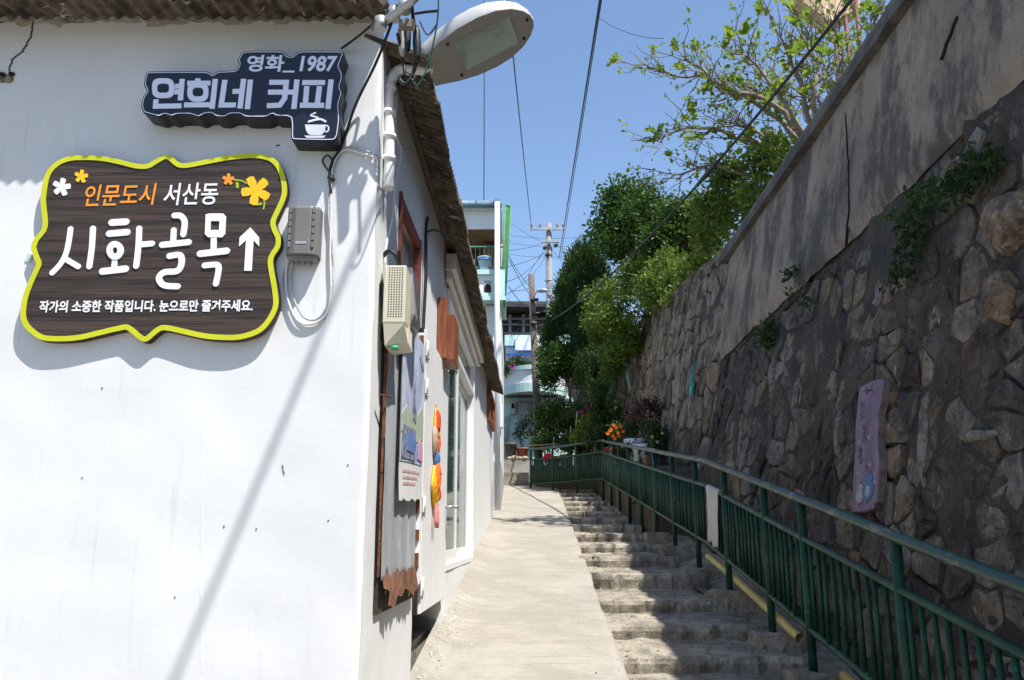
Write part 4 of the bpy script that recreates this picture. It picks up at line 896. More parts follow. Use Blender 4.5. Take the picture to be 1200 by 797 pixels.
DKB = M('poster_dark', (.10, .12, .18), .6, .2, 20, col2=(.30, .33, .42)); GRN = M('poster_green', (.36, .44, .32), .6, .2, 12, col2=(.45, .48, .36), layers=[((.5, .42, .52), 20, (1, 1, 1), .52, .62, .8)]); PNK = M('poster_pink', (.62, .22, .36), .6, .2, 25, col2=(.5, .4, .5))
patch([(4.36, 2.24), (4.5, 2.30), (4.66, 2.26), (4.9, 2.28), (5.05, 2.34), (5.2, 2.30), (5.2, 2.16), (4.9, 2.12), (4.36, 2.15)], 0.006, 'painted_field', GRN)
patch([(4.68, 2.24), (4.69, 2.36), (4.72, 2.46), (4.75, 2.36), (4.8, 2.28), (4.8, 2.22)], 0.008, 'painted_tower', DKB)
patch([(4.38, 2.02), (4.40, 2.19), (4.80, 2.18), (4.80, 2.01)], 0.009, 'painted_screen', DKB); patch([(4.5, 2.06), (4.52, 2.16), (4.74, 2.15), (4.74, 2.05)], 0.011, 'painted_picture', M('poster_blue', (.15, .25, .55), .5))
patch([(4.9, 2.03), (4.92, 2.11), (5.02, 2.15), (5.16, 2.11), (5.19, 2.02)], 0.009, 'painted_flowers', PNK)
patch([(4.42, 2.70), (4.5, 2.73), (5.14, 2.60), (5.12, 2.565)], 0.009, 'painted_beam', DKB)
line_text  # (lettering too faint to read on the poster is kept as paint strokes)
bm = B()
for k in range(3):
    z = 1.945-0.032*k; Y = 4.45
    while Y < 5.05-0.1*k: wd = random.uniform(.015, .045); prism(bm, [Vector(p) for p in ((Y, z), (Y+wd, z+.003), (Y+wd, z+.014), (Y, z+.012))], lambda u, v, dd: PP(u, v, dd), 0.001, 0.004); Y += wd+.014
part('red_script', bm, M('script_red', (.58, .36, .35), .7), pg)
# wooden box beside the door
bx = thing('wooden_wall_box', 'red-brown wooden box mounted high beside the cafe door', 'box', sv(6.6, 2.93, .05))
bm = B(); sbox(bm, 6.45, 6.85, 0.012, 0.13, 2.93, 3.30); bev(bm, 0.006, 1); part('case', bm, BOXW, bx)
bm = B(); sbox(bm, 6.40, 6.449, 0.004, 0.075, 2.94, 3.42); part('side_board', bm, BOXW, bx)
# fabric ornament on the board door
orn = thing('hanging_ornament', 'orange and yellow fabric charm with tassels hanging on the white board door', 'ornament', sv(6.2, 1.75, .09))
OR_ = M('fabric_orange', (.75, .14, .02), .8, .1, 20); YE_ = M('fabric_yellow', (.80, .42, .02), .8, .1, 20); RD_ = M('fabric_red', (.6, .05, .02), .8); TA_ = M('fabric_tan', (.5, .36, .25), .8, .2, 10); BL_ = M('fabric_blue', (.06, .15, .35), .8)
oc = lambda z, dY=0.0, d=0.075: sv(5.99+dY, 1.66+(z-1.53)*0.78, d)
def blob(name, mat, prof, dY=0, flat=0.45):
    bm = B(); lathe(bm, (0, 0, 0), prof, 16)
    for v in bm.verts:
        c = oc(v.co.z, dY); k = 1+0.7*nz(v.co.y*26, v.co.z*18, len(name)); v.co = Vector((c.x+v.co.x*flat*0.62*k, c.y+v.co.y*k*.8, c.z))
    return part(name, bm, mat, orn)
def cloth(name, mat, pts, d0, d1):
    bm = B(); P = catmull([Vector(p) for p in pts], 3); n = len(P); c = sum(P, Vector((0, 0)))/n; rg = []
    for s_, dd in ((1.0, d0), (1.0, d0+.4*(d1-d0)), (.7, d0+.85*(d1-d0)), (.3, d1)):
        rg.append([bm.verts.new(oc(*(lambda q: (q.y, q.x))(c+(p-c)*s_), dd+.008*nz(p.x*25, p.y*25, s_*3)*(s_ < 1))) for p in P])
    for a, b_ in zip(rg, rg[1:]):
        for k in range(n): bm.faces.new((a[k], a[(k+1) % n], b_[(k+1) % n], b_[k]))
    bm.faces.new(rg[-1]); part(name, bm, mat, orn)
cloth('upper_fold', YE_, [(0, 2.60), (.05, 2.52), (.07, 2.40), (.04, 2.30), (-.03, 2.32), (-.05, 2.45)], .05, .085); cloth('red_fold', RD_, [(-.02, 2.57), (.02, 2.50), (.01, 2.36), (-.05, 2.40)], .06, .092)
cloth('left_fold', TA_, [(-.06, 2.42), (-.02, 2.36), (-.01, 2.22), (-.06, 2.17), (-.10, 2.24), (-.10, 2.36)], .05, .08); cloth('right_fold', OR_, [(.06, 2.44), (.10, 2.34), (.10, 2.22), (.05, 2.16), (.01, 2.24), (.02, 2.38)], .05, .085)
cloth('knot', BL_, [(-.025, 2.19), (.025, 2.19), (.035, 2.08), (-.035, 2.08)], .055, .09)
cloth('pouch', YE_, [(0, 2.10), (.06, 2.03), (.14, 1.90), (.12, 1.80), (.03, 1.71), (-.03, 1.71), (-.13, 1.82), (-.15, 1.92), (-.06, 2.04)], .05, .088); cloth('pouch_flap', OR_, [(0, 2.11), (.05, 2.03), (.09, 1.93), (.02, 1.90), (-.04, 1.80), (-.10, 1.90), (-.06, 2.04)], .07, .102); cloth('pouch_patch', RD_, [(.02, 1.86), (.07, 1.88), (.06, 1.78), (.01, 1.77)], .075, .098)
bm = B()
for dY in (-.05, .0, .05): tube(bm, [oc(1.74, dY), oc(1.66, dY*1.2), oc(1.6, dY*1.3), oc(1.53, dY*1.2)], [.005, .009, .012, .008], 8)
part('tassel', bm, M('tassel_pink', (.7, .25, .22), .9), orn)
bm = B(); tube(bm, [oc(2.55), oc(2.62, 0, .05)], .004, 5); part('cord', bm, RD_, orn)
# ------------------------------------------------------------------ grit, paint chips and fallen leaves
def scatter(name, n, fn, size, mat, flat=.5):
    V, Fc = [], []
    for _ in range(n):
        x, y, z = fn(); sz = size*random.uniform(.4, 1.5); b0 = len(V); a0 = random.uniform(0, 6.3)
        for k in range(4): a = a0+k*1.57+random.uniform(-.4, .4); V.append((x+sz*math.cos(a), y+sz*math.sin(a), z-.002))
        V.append((x, y, z+sz*flat)); Fc += [(b0+k, b0+(k+1) % 4, b0+4) for k in range(4)]
    tag(pymesh(name, V, Fc, mat), kind='stuff')
def on_ramp(edge):
    y = random.uniform(4.8, 15); 
    if edge == 0: x = xw(y)+.02+abs(random.gauss(0, .07)); return x, y, zp(y)+.09*max(0, 1-(x-xw(y))/.28)**2+.006
    x = xr(y)-abs(random.gauss(0, .12)) if edge == 1 else random.uniform(xw(y)+.2, xr(y)); return x, y, zp(y)+.006
def on_step():
    i = random.randint(2, 12); y = SY[i]+.12+random.random()**2*.9*(SY[i+1]-SY[i]-.1); y = SY[i+1]-(y-SY[i]-.1)*.9 if random.random() < .6 else y
    x = random.uniform(xr(y)+.05, 1.95); return x, y, zs(SY[i])+.045
scatter('grit', 420, on_step, .009, M('grit_grey', (.28, .25, .2), 1.0, .3, 40)); scatter('ramp_grit', 260, lambda: on_ramp(random.choice((0, 0, 1, 2))), .005, M('grit_tan', (.22, .19, .15), 1.0, .3, 40))
scatter('paint_chips', 55, lambda: (lambda y: (xw(y)+abs(random.gauss(0, .10))+.02, y, zp(y)+.07))(random.uniform(4.9, 8)), .009, M('chip_white', (.75, .75, .74), .8), .15)
scatter('fallen_leaves', 110, on_step, .020, M('dry_leaf', (.20, .13, .05), .9, .3, 30, col2=(.12, .14, .04)), .35)
# ------------------------------------------------------------------ green railing
def zrail(Y): return 1.60+0.17*(Y-4.6) if Y < 9.4 else 2.416+0.130*(Y-9.4)
def xrail(Y): return 2.02+0.017*(min(Y, 9.4)-4.6)
RE = Vector((0.46, 22.3, 3.82)); RC = Vector((xrail(20), 20.0, zrail(20)))
rail = thing('green_handrail', 'dark green painted steel railing running up beside the stairs', 'railing', (2.0, 4.6, 0.4))
def rp(Y, dz): return Vector((xrail(Y), Y, zrail(Y)+dz))
HR, HM, HB = 0.0, -0.27, -0.88
pts = lambda dz: [rp(Y, dz+0.006*nz(Y, dz)) for Y in (1.2, 2.4, 3.4, 4.6, 5.4, 6.2, 7.1, 8.2, 9.4, 10.7, 12, 14, 16, 18, 19.3)]+[RC+Vector((-.02, -.3, dz-.02)), RC+Vector((-.07, 0, dz)), RC+(RE-RC)*0.10+Vector((0, -.02, dz)), RC+(RE-RC)*0.22+Vector((0, 0, dz)), RC.lerp(RE, .5)+Vector((0, 0, dz-.02)), RE+Vector((0, 0, dz))]
for nm, dz, r, mt in (('top_rail', HR, 0.032, RAILT), ('middle_rail', HM, 0.025, RAILG), ('bottom_rail', HB, 0.023, RAILG)):
    bm = B(); tube(bm, pts(dz), r, 12); part(nm, bm, mt, rail)
posts = [1.8, 3.2, 4.62, 6.15, 7.1, 8.5, 9.9, 11.3, 12.7, 14.1, 15.5, 16.9, 18.3, 19.9]
for Y in posts:
    bm = B(); p = rp(Y, -0.02); tube(bm, [p, p+Vector((0, 0, -1.36))], 0.030, 12); part('post', bm, RAILG, rail)
for t in (0.33, 0.66, 0.985):
    bm = B(); p = RC.lerp(RE, t)+Vector((0, 0, -0.03)); tube(bm, [p, p+Vector((0, 0, -1.2))], 0.028, 10); part('post', bm, RAILG, rail)
bm = B(); tube(bm, [(0, 0, HM-0.01), (0, 0, HB+0.01)], 0.0155, 8); bal = part('baluster', bm, RAILG, rail, loc=rp(1.3, 0)); bal.location = rp(1.3, 0)-_wloc(rail)
# the mesh is stored about its own origin
for v in bal.data.vertices: v.co.z += rp(1.3, 0).z; v.co.x += rp(1.3, 0).x; v.co.y += rp(1.3, 0).y
Y = 1.3
while Y < 19.8:
    Y += 0.135
    if min(abs(Y-q) for q in posts) > 0.045:
        o = put(bal.data, 'baluster', rail, rp(Y, 0)+Vector((random.uniform(-.003, .003), 0, 0))); o.rotation_euler = (random.uniform(-.012, .012), random.uniform(-.012, .012), 0)
n = 44
for k in range(1, n): put(bal.data, 'baluster', rail, RC.lerp(RE, k/n)+Vector((0, 0, -.01)))
# concrete blocks under the posts
for i, (Y, lab) in enumerate(((4.62, 'mossy concrete footing block under the nearest railing post in the corner'), (6.15, 'concrete footing block on the stair edge beneath the loose pipe end'), (7.1, 'low flat concrete footing block right behind the pipe end'), (8.5, 'broad grey footing block under the post by the white towel'), (9.9, 'squat footing block under the post just beyond the towel'), (11.3, 'rough footing block halfway up the railing'), (12.7, 'small worn footing block beside the upper steps'))):
    wd = random.uniform(.11, .17); bm = B(); z = zs(Y)
    box(bm, xrail(Y)-wd-0.03, xrail(Y)+0.16, Y-0.19, Y+0.17, z-0.25, zrail(Y)-1.20+random.uniform(-.01, .05)); bmesh.ops.subdivide_edges(bm, edges=bm.edges[:], cuts=4, use_grid_fill=True)
    bev(bm, 0.001, 1) if False else None
    for v in bm.verts: v.co += Vector((nz(v.co.x*6, v.co.y*6, v.co.z*6), nz(v.co.x*6, v.co.y*6, v.co.z*6+9), nz(v.co.x*6, v.co.y*6, v.co.z*6+19)))*0.025
    single('footing_block', bm, STEP, lab, 'concrete block', (xrail(Y), Y, z), 'footing blocks along the railing')
# yellow pipe lying behind the rail
bm = B(); P = [Vector((xrail(Y)+0.06, Y, zrail(Y)-1.06+0.02*nz(Y, 4))) for Y in (6.6, 7.6, 8.6, 9.7)]; tube(bm, P, 0.034, 14, False)
tube(bm, [P[0], P[0]+Vector((0, .3, .05))], 0.029, 14, False)
YP = M('yellowed_pvc', (0.62, 0.50, 0.17), 0.5, 0.1, 4, layers=[((.3, .24, .1), 8, (1, 1, 1), .6, .7, .5)])
single('drain_pipe', bm, YP, 'yellow plastic pipe with an open end lying under the green railing', 'pipe', P[0], 'yellow pipes by the railing')
bm = B(); P = [Vector((xrail(Y)+0.12, Y, zrail(Y)-1.1)) for Y in (2.0, 3, 4, 5, 5.9)]; tube(bm, P, 0.035, 12)
single('drain_pipe', bm, YP, 'yellow plastic pipe seen between the nearest balusters of the railing', 'pipe', P[0], 'yellow pipes by the railing')
# white towel on the middle rail
def towel():
    Yc, wd = 8.95, 0.55; bm = B(); rows = []
    prof = [(-0.10, 0.05, -0.30), (-0.01, 0.045, -.12), (0.0, 0.034, 0.0)]
    path = [(0.036, -0.36), (0.036, -0.22), (0.034, -0.08), (0.033, 0.0), (0.022, 0.026), (0.0, 0.034), (-0.022, 0.026), (-0.033, 0.0), (-0.036, -0.1), (-0.04, -0.2), (-0.042, -0.3), (-0.045, -0.4), (-0.046, -0.48), (-0.047, -0.545)]
    for j, (dx, dz) in enumerate(path):
        row = []
        for i in range(19):
            t = i/18; Y = Yc-wd/2+wd*t+0.012*nz(dz*6, 3); f = 0.012*math.sin(t*15+dz*2)*min(1, abs(dz)*4)+0.006*nz(t*9, dz*7)
            ez = (0.03*nz(t*4, 1)+0.015*nz(t*14, 2))*(j in (0, len(path)-1))
            c = rp(Y, HM); row.append(bm.verts.new((c.x+dx+(f if dx < 0 else -f), Y, c.z+dz+ez)))
        rows.append(row)
    for a, b_ in zip(rows, rows[1:]):
        for i in range(18): bm.faces.new((a[i], a[i+1], b_[i+1], b_[i])).smooth = True
    o = single('towel', bm, M('towel_cloth', (0.60, 0.58, 0.56), 0.95, 0.05, 8, bump=0.6, bscale=90, layers=[((.35, .32, .30), 11, (1, 1, 1), .62, .72, .5)]), 'white cloth towel draped over the middle rail of the green railing', 'towel', rp(Yc, HM), normals=False)
    md = o.modifiers.new('thickness', 'SOLIDIFY'); md.thickness = 0.006
towel()
# ------------------------------------------------------------------ painted board on the stone wall
ya, za = RWP(1036, 447); yb, zb_ = RWP(1000, 462); yc2, zc2 = RWP(1000, 600); yd, zd = RWP(1029, 596)
BD = [(1012, 453), (1035, 445), (1035, 462), (1033, 476), (1030, 487), (1031, 500), (1029, 515), (1031, 535), (1032, 552), (1031, 575), (1029, 590), (1026, 593), (1024, 599), (998, 602), (999, 580), (1000, 555), (1002, 530), (1002, 505), (1004, 485), (1006, 460)]
def WB(px, py):
    y, z = RWP(px+12, py); return Vector((y, z))
bdp = catmull([WB(*p) for p in BD], 2)
mW = lambda u, v, d: RW(u, v, 0.075+d)
pbz = thing('painted_poem_board', 'purple painted natural edge board with a poem and two birds on the stone wall', 'board', RW(WB(1015, 600).x, WB(1015, 600).y, 0.08))
PURP = M('lilac_board_paint', (0.225, 0.175, 0.215), 0.65, 0.1, 4, col2=(0.16, 0.105, 0.165), stretch=(1, 1, .4), layers=[((.36, .30, .38), 5, (1, 1, .3), .55, .7, .6), ((.30, .10, .32), 2.5, (1, 1, 1), .58, .7, .5)])
bm = B(); prism(bm, bdp, mW, -0.05, 0.0, True); part('board', bm, M('board_bark_edge', (.20, .16, .14), .8, .2, 12, bump=.5), pbz)
bm = B(); prism(bm, inset(bdp, 0.008), mW, -0.001, 0.003); part('painted_face', bm, PURP, pbz)
INK = M('board_ink', (.07, .04, .09), .7)
def glyphs(px, py0, py1, size, n, cols, dpx):
    bm = B()
    for c in range(cols):
        for k in range(n):
            q = WB(px+dpx*c, py0+(py1-py0)*k/max(1, n-1))
            for s_ in range(3):
                a = random.uniform(-size, size); b_ = random.uniform(-size, size); hz = random.random() < .5
                p0 = Vector((q.x+a*.6*2, q.y+b_*.6)); p1 = p0+(Vector((size*2.0, 0)) if hz else Vector((0, size*.9)))
                prism(bm, ribbon([p0, p1], size*.30, 'butt'), mW, 0.0031, 0.0044+0.0003*s_)
    return tag(part('poem_lettering', bm, INK, pbz), kind='stuff')
glyphs(1016, 460, 463, .03, 2, 1, 0); glyphs(1022, 458, 461, .03, 2, 1, 0); glyphs(1009.5, 474, 492, .016, 8, 2, 2.6); glyphs(1013.5, 500, 518, .016, 8, 2, 2.6); glyphs(1008, 528, 545, .016, 8, 2, 2.4); glyphs(1017, 548, 553, .014, 3, 1, 0)
def bird(px, py, sy, sz, body, nm):
    c = WB(px, py); bm = B(); prism(bm, [c+Vector((sy*math.cos(a), sz*math.sin(a)*(1 if math.sin(a) < 0 else .8))) for a in [2*math.pi*k/20 for k in range(20)]], mW, 0.003, 0.008)
    prism(bm, [c+Vector((sy*.62*math.cos(a)-sy*.1, sz*1.1+sz*.45*math.sin(a))) for a in [2*math.pi*k/16 for k in range(16)]], mW, 0.003, 0.0088)
    b0 = part(nm, bm, body, pbz); bm = B(); prism(bm, [c+Vector((sy*.5*math.cos(a), -sz*.15+sz*.55*math.sin(a))) for a in [2*math.pi*k/14 for k in range(14)]], mW, 0.0085, 0.010); part('bird_belly', bm, M('bird_pale', (.36, .40, .43), .6), pbz)
    bm = B(); prism(bm, ribbon([c+Vector((0, -sz)), c+Vector((0, -sz*1.3))], .01, 'butt'), mW, 0.003, 0.007); prism(bm, ribbon([c+Vector((-sy*.2, sz*1.5)), c+Vector((-sy*.2, sz*1.75))], .012, 'butt'), mW, 0.003, 0.007); part('bird_marks', bm, INK, pbz)
bird(1008.5, 583, .075, .055, M('bird_white', (.34, .32, .30), .6), 'white_bird'); bird(1018.5, 576, .10, .075, M('bird_blue', (.06, .19, .34), .6), 'blue_bird')
for px, py in ((1007, 520), (1020, 546), (1026, 567), (1019, 514), (1006, 556)):
    c = WB(px, py); bm = B(); prism(bm, [c+Vector((.03*math.cos(a), .015*math.sin(a))) for a in [2*math.pi*k/10 for k in range(10)]], mW, 0.003, 0.0045); part('painted_petal', bm, M('petal_pale', (.36, .28, .33), .6), pbz)
# plank and teal scrap on the wall
bm = B(); p, q = WB(722, 418), WB(732, 458); prism(bm, ribbon([p, q], 0.15, 'butt'), lambda u, v, d: RW(u, v, d), 0.02, 0.12, True); single('leaning_plank', bm, M('pale_green_plank', (.36, .42, .27), .8, .15, 5, stretch=(1, 1, .3)), 'pale green plank leaning on the far end of the stone wall', 'plank', RW(q.x, q.y, .1))
bm = B(); c = WB(804, 452); tube(bm, [RW(c.x, c.y+.45, .07), RW(c.x, c.y+.1, .08), RW(c.x, c.y, .08)], [.01, .02, .045], 8); prism(bm, [c+Vector(k) for k in ((-.12, .02), (.06, .1), (.1, -.12), (-.06, -.2))], lambda u, v, d: RW(u, v, d), 0.05, 0.09)
single('teal_scrap', bm, M('teal_plastic', (.05, .34, .28), .5), 'scrap of teal plastic stuck in the stone wall above the potted plants', 'plastic scrap', RW(c.x, c.y, .08))
# ------------------------------------------------------------------ foliage helpers
def unit(a): return a/np.maximum(np.linalg.norm(a, axis=1, keepdims=True), 1e-9)
def leaf_arrays(P, A, Nn, s, wr):
    A = unit(A); W = unit(np.cross(A, Nn)); U = np.cross(W, A); s = s[:, None]; n = len(P)
    V = np.empty((n, 4, 3)); V[:, 0] = P; V[:, 2] = P+A*s; V[:, 1] = P+A*s*0.5+W*s*wr+U*s*0.12; V[:, 3] = P+A*s*0.5-W*s*wr+U*s*0.12
    i = np.arange(n)[:, None]*4
    Fc = np.concatenate([i+np.array([[0, 3, 2]]), i+np.array([[0, 2, 1]])]); return V.reshape(-1, 3), Fc
def clumps(cl, n, size, wr=0.3, shell=0.5, droop=0.15, up=0.3, jitter=0.8):
    """leaves spread through a list of (centre, radii) clumps"""
    vol = np.array([max(1e-4, r[0]*r[1]*r[2])**0.67 for c, r in cl]); cnt = RNG.multinomial(n, vol/vol.sum()); Pa, Aa, Na = [], [], []
    for (c, r), k in zip(cl, cnt):
        if not k: continue
        u = unit(RNG.normal(size=(k, 3))); rad = shell+(1-shell)*RNG.random((k, 1))**0.6; rad *= (1+0.34*RNG.normal(size=(k, 1)))
        Pa.append(np.array(c)+u*np.array(r)*rad); a = u+RNG.normal(size=(k, 3))*jitter; a[:, 2] += up-droop; Aa.append(a); Na.append(u+RNG.normal(size=(k, 3))*0.6+np.array([0, 0, .5]))
    P = np.concatenate(Pa); return leaf_arrays(P, np.concatenate(Aa), np.concatenate(Na), size*(0.6+0.8*RNG.random(len(P))), wr)
def subclumps(c, R, n, rs, squash=0.9, low=-0.7):
    out = []
    for _ in range(n):
        while True:
            u = RNG.normal(size=3); u /= np.linalg.norm(u)
            if u[2] > low: break
        k = 0.45+0.58*RNG.random(); rr = rs*(0.6+0.8*RNG.random()); out.append((np.array(c)+u*np.array(R)*k, (rr, rr, rr*squash)))
    return out
def LM(name, a, b_, tr=0.35, scale=2.2, extra=()):
    return M(name, a, 0.5, 0.2, scale, col2=b_, lo=0.42, hi=0.58, transl=tr, spec=0.35, layers=[(tuple(min(1, c*1.7) for c in a), 17, (1, 1, 1), .56, .66, .55), (tuple(c*.45 for c in b_), 13, (1, 1, 1), .58, .68, .5)]+list(extra))
L_EVER = LM('leaf_evergreen', (0.072, 0.142, 0.018), (0.034, 0.076, 0.013)); L_LIGHT = LM('leaf_fresh', (0.165, 0.235, 0.03), (0.08, 0.14, 0.02))
L_CON = LM('leaf_conifer', (0.055, 0.115, 0.022), (0.028, 0.066, 0.016), 0.3); L_FIG = LM('leaf_fig', (0.26, 0.34, 0.04), (0.15, 0.24, 0.03), 0.5); L_IVY = LM('leaf_ivy', (0.05, 0.10, 0.022), (0.025, 0.055, 0.015))
L_RED = LM('leaf_maroon', (0.085, 0.022, 0.028), (0.045, 0.014, 0.018), 0.25); L_POT = LM('leaf_pot', (0.045, 0.10, 0.02), (0.025, 0.06, 0.014), 0.3)
BARK = M('bark', (0.16, 0.125, 0.095), 0.9, 0.2, 6, stretch=(1, 1, .3), bump=.7, bscale=18); BARKL = M('pale_bark', (0.30, 0.26, 0.21), 0.9, 0.15, 9, bump=.4, bscale=30)
def limb(bm, a, b_, r0, r1, wob=0.1, n=6, k=5):
    a, b_ = Vector(a), Vector(b_); P = []
    for i in range(k+1):
        t = i/k; w_ = wob*math.sin(math.pi*t); P.append(a.lerp(b_, t)+Vector((random.uniform(-w_, w_), random.uniform(-w_, w_), random.uniform(-w_, w_)*.6)))
    tube(bm, P, [r0+(r1-r0)*i/k for i in range(k+1)], n); return P
def bush_tree(name, label, cat, base, trunk_top, cl, n, size, mat, wr=0.3, group=None, r=0.09, **k):
    t = thing(name, label, cat, base, group); bm = B(); P = limb(bm, base, trunk_top, r, r*.5, .08, 8)
    for c, rr in cl[::max(1, len(cl)//9)]: limb(bm, P[random.randint(2, 5)], c, r*.35, r*.1, .1, 5)
    part('trunk', bm, BARK, t); V, Fc = clumps(cl, n, size, wr, **k); o = pymesh('crown', V, Fc, mat, t); return t
# big evergreen above the wall
bc = F(752, 268, 23.0)
cl = subclumps((bc.x-.12, bc.y, bc.z), (1.3, 1.2, 1.12), 46, 0.42)+subclumps((bc.x+0.55, bc.y-.3, bc.z-0.7), (1.0, .9, .6), 18, .4)+subclumps((bc.x+1.1, bc.y-.3, bc.z-.1), (.6, .6, .6), 10, .35)
bush_tree('evergreen_tree', 'dense dark rounded evergreen tree rising above the far end of the stone wall', 'tree', (bc.x+.2, bc.y+.2, 7.0), (bc.x, bc.y, bc.z), cl, 21000, 0.11, L_EVER, 0.33)
bc = F(800, 275, 19.5); cl = subclumps((bc.x+.1, bc.y, bc.z), (0.85, .8, .8), 24, 0.36)
bush_tree('evergreen_tree', 'smaller glossy evergreen tree just right of the big rounded one', 'tree', (bc.x+.1, bc.y, 6.6), (bc.x, bc.y, bc.z), cl, 9000, 0.10, L_EVER, 0.33)
# conifer
cb_ = F(672, 440, 25.0); ct = F(690, 292, 25.0); cl = []
for k in range(95):
    t = random.random(); z = cb_.z-0.1+(ct.z-cb_.z)*t; R = 1.25*(1-t)**0.5*(0.75 if t < .1 else 1)+0.12; a = random.uniform(0, 6.28)
    x = 1.9+0.40*t+math.cos(a)*R*.8; cl.append((np.array((x, 25+math.sin(a)*R*.8, z)), (.22, .22, .34)))
t = bush_tree('conifer_tree', 'dark feathery conifer leaning out beside the utility poles', 'tree', (2.25, 25.1, 3.3), (2.1, 25, ct.z-.5), cl, 26000, 0.15, L_CON, 0.10, jitter=0.45, up=0.9)
# broadleaf branch drooping at the lower left of the conifer
bq = F(655, 425, 24.2); cl = subclumps((bq.x+.1, bq.y, bq.z), (.75, .5, .5), 22, .24)
bush_tree('small_tree', 'small dark broadleaf tree drooping in front of the wooden pole', 'tree', (2.0, 24.3, 3.3), (bq.x+.2, bq.y, bq.z), cl, 5000, 0.10, L_EVER, 0.33, r=.05)
# bright shrub spilling over the wall
cl = []
for px, py, Y, R in ((715, 350, 20.5, .5), (745, 345, 20, .55), (770, 330, 19, .45), (735, 385, 20, .35), (712, 395, 21, .35), (790, 335, 17.5, .35), (805, 320, 16.5, .3), (700, 345, 21.5, .4), (722, 372, 20, .4), (755, 318, 20, .45), (800, 345, 17.0, .35), (785, 318, 18.5, .45), (765, 352, 18.8, .4), (735, 405, 20.3, .3), (700, 372, 21.2, .4), (815, 312, 15.6, .3), (740, 330, 20.5, .5)):
    c = F(px, py, Y); cl += subclumps((c.x, c.y, c.z), (R, R, R*.8), 7, .2)
c = F(745, 360, 20)
bush_tree('flowering_shrub', 'bright yellow-green shrub spilling over the top of the stone wall', 'shrub', (c.x+.4, 20.2, 6.4), (c.x+.1, 20, c.z), cl, 17000, 0.09, L_LIGHT, 0.26, r=.05)
cl = []
for k in range(34):
    t = k/33; c = F(735-22*t+random.uniform(-12, 12), 385+55*t+random.uniform(-10, 10), 20.8+random.uniform(-.3, .3)); cl.append((np.array(c), (.16, .16, .2)))
c = F(718, 420, 20.8); bush_tree('hanging_vine', 'bright green vine trailing down the far end of the stone wall', 'vine', (c.x+.35, 21, 6.6), (c.x, 20.8, c.z+.5), cl, 2600, .09, L_LIGHT, .3, r=.025)
cl = []
for k in range(46): c = F(random.uniform(680, 712), random.uniform(412, 470), 22.6+random.uniform(-.25, .4)); cl.append((np.array(c), (.2, .2, .26)))
c = F(698, 470, 22.8); bush_tree('clipped_hedge', 'dense dark hedge hanging over the wall end behind the flower pots', 'hedge', (c.x+.2, 23, 3.4), (c.x+.1, 22.8, c.z+.9), cl, 9000, .065, LM('leaf_hedge', (.05, .105, .015), (.03, .07, .012), .2), .2, r=.05)
# bush of leaves under the fig
cl = []
for px, py, Y, R in ((850, 232, 13.5, .5), (880, 205, 12.8, .45), (835, 262, 14, .45), (868, 250, 13.3, .4), (905, 180, 12.2, .35), (845, 205, 13.5, .3), (815, 285, 15, .4), (890, 235, 12.4, .3), (825, 250, 14.5, .35)):
    c = F(px, py, Y); cl += subclumps((c.x+.1, c.y, c.z), (R, R, R*.8), 7, .2)
c = F(862, 240, 13.3); bush_tree('leafy_shrub', 'leafy green shrub pressed against the wall cap below the fig branches', 'shrub', (c.x+.4, 13.4, 5.9), (c.x+.2, 13.3, c.z), cl, 5200, .10, LM('leaf_shrub', (.15, .22, .03), (.06, .11, .018)), .3, r=.05)
# ------------------------------------------------------------------ fig tree with bare twigs
FB = Vector(F(955, 215, 12.2))+Vector((.5, .3, -.4)); fig = thing('fig_tree', 'fig tree with sparse bright leaves and bare pale twigs above the plastered wall', 'tree', FB)
bm = B(); tw_ = B(); tips = []
fork = FB+Vector((-.25, -.1, .7)); limb(bm, FB, fork, .10, .075, .04, 9)
for (px, py, Y, mids) in ((762, 78, 12.3, ((900, 130), (830, 95))), (768, 168, 12.6, ((905, 175), (820, 150))), (782, 205, 12.8, ((890, 205), (830, 195))), (800, 60, 12.0, ((905, 120), (850, 110))), (868, 62, 11.6, ((925, 130), (890, 80))), (903, 18, 11.2, ((945, 125), (925, 70))),
                          (940, 30, 11.0, ((955, 120), (950, 70))), (985, 15, 10.8, ((985, 120), (985, 60))), (1030, 5, 10.5, ((1000, 100), (1020, 50))), (1045, 45, 10.4, ((1010, 110), (1030, 75))), (880, 100, 12.6, ((930, 160), (905, 120))), (845, 150, 12.6, ((920, 180), (880, 150))), (960, 60, 12.6, ((960, 140), (965, 90)))):
    P = [fork]+[Vector(F(a, b_, Y+.15)) for a, b_ in mids]+[Vector(F(px, py, Y))]; P = catmull(P, 6, False)
    P = [p+Vector((nz(p.x*2, p.z*2, 1), nz(p.x*2, p.z*2, 5), nz(p.x*2, p.z*2, 9)))*.12 for p in P]; P[0] = fork
    tube(bm, P, [.045*(1-i/len(P))+.008 for i in range(len(P))], 7); tips.append((P[-1], (P[-1]-P[-3]).normalized()))
    for i in range(4, len(P)-1):
        for _ in range(random.choice((1, 2, 2, 3))):
            d = (P[i+1]-P[i]).normalized()+Vector((random.uniform(-1, 1), random.uniform(-.7, .7), random.uniform(-.5, 1))); d.normalize(); L_ = random.uniform(.25, .8)
            q = P[i]+d*L_; Q = limb(tw_, P[i], q, .010, .0045, .05, 5, 4)
            if random.random() < .75: tips.append((Q[-1], d))
            for _2 in range(random.choice((0, 1, 2))):
                j = random.randint(1, 3); d2 = (d+Vector((random.uniform(-1, 1), random.uniform(-.7, .7), random.uniform(-.6, .9)))).normalized(); q2 = Q[j]+d2*random.uniform(.12, .45)
                limb(tw_, Q[j], q2, .006, .0032, .03, 4, 3)
                if random.random() < .5: tips.append((q2, d2))
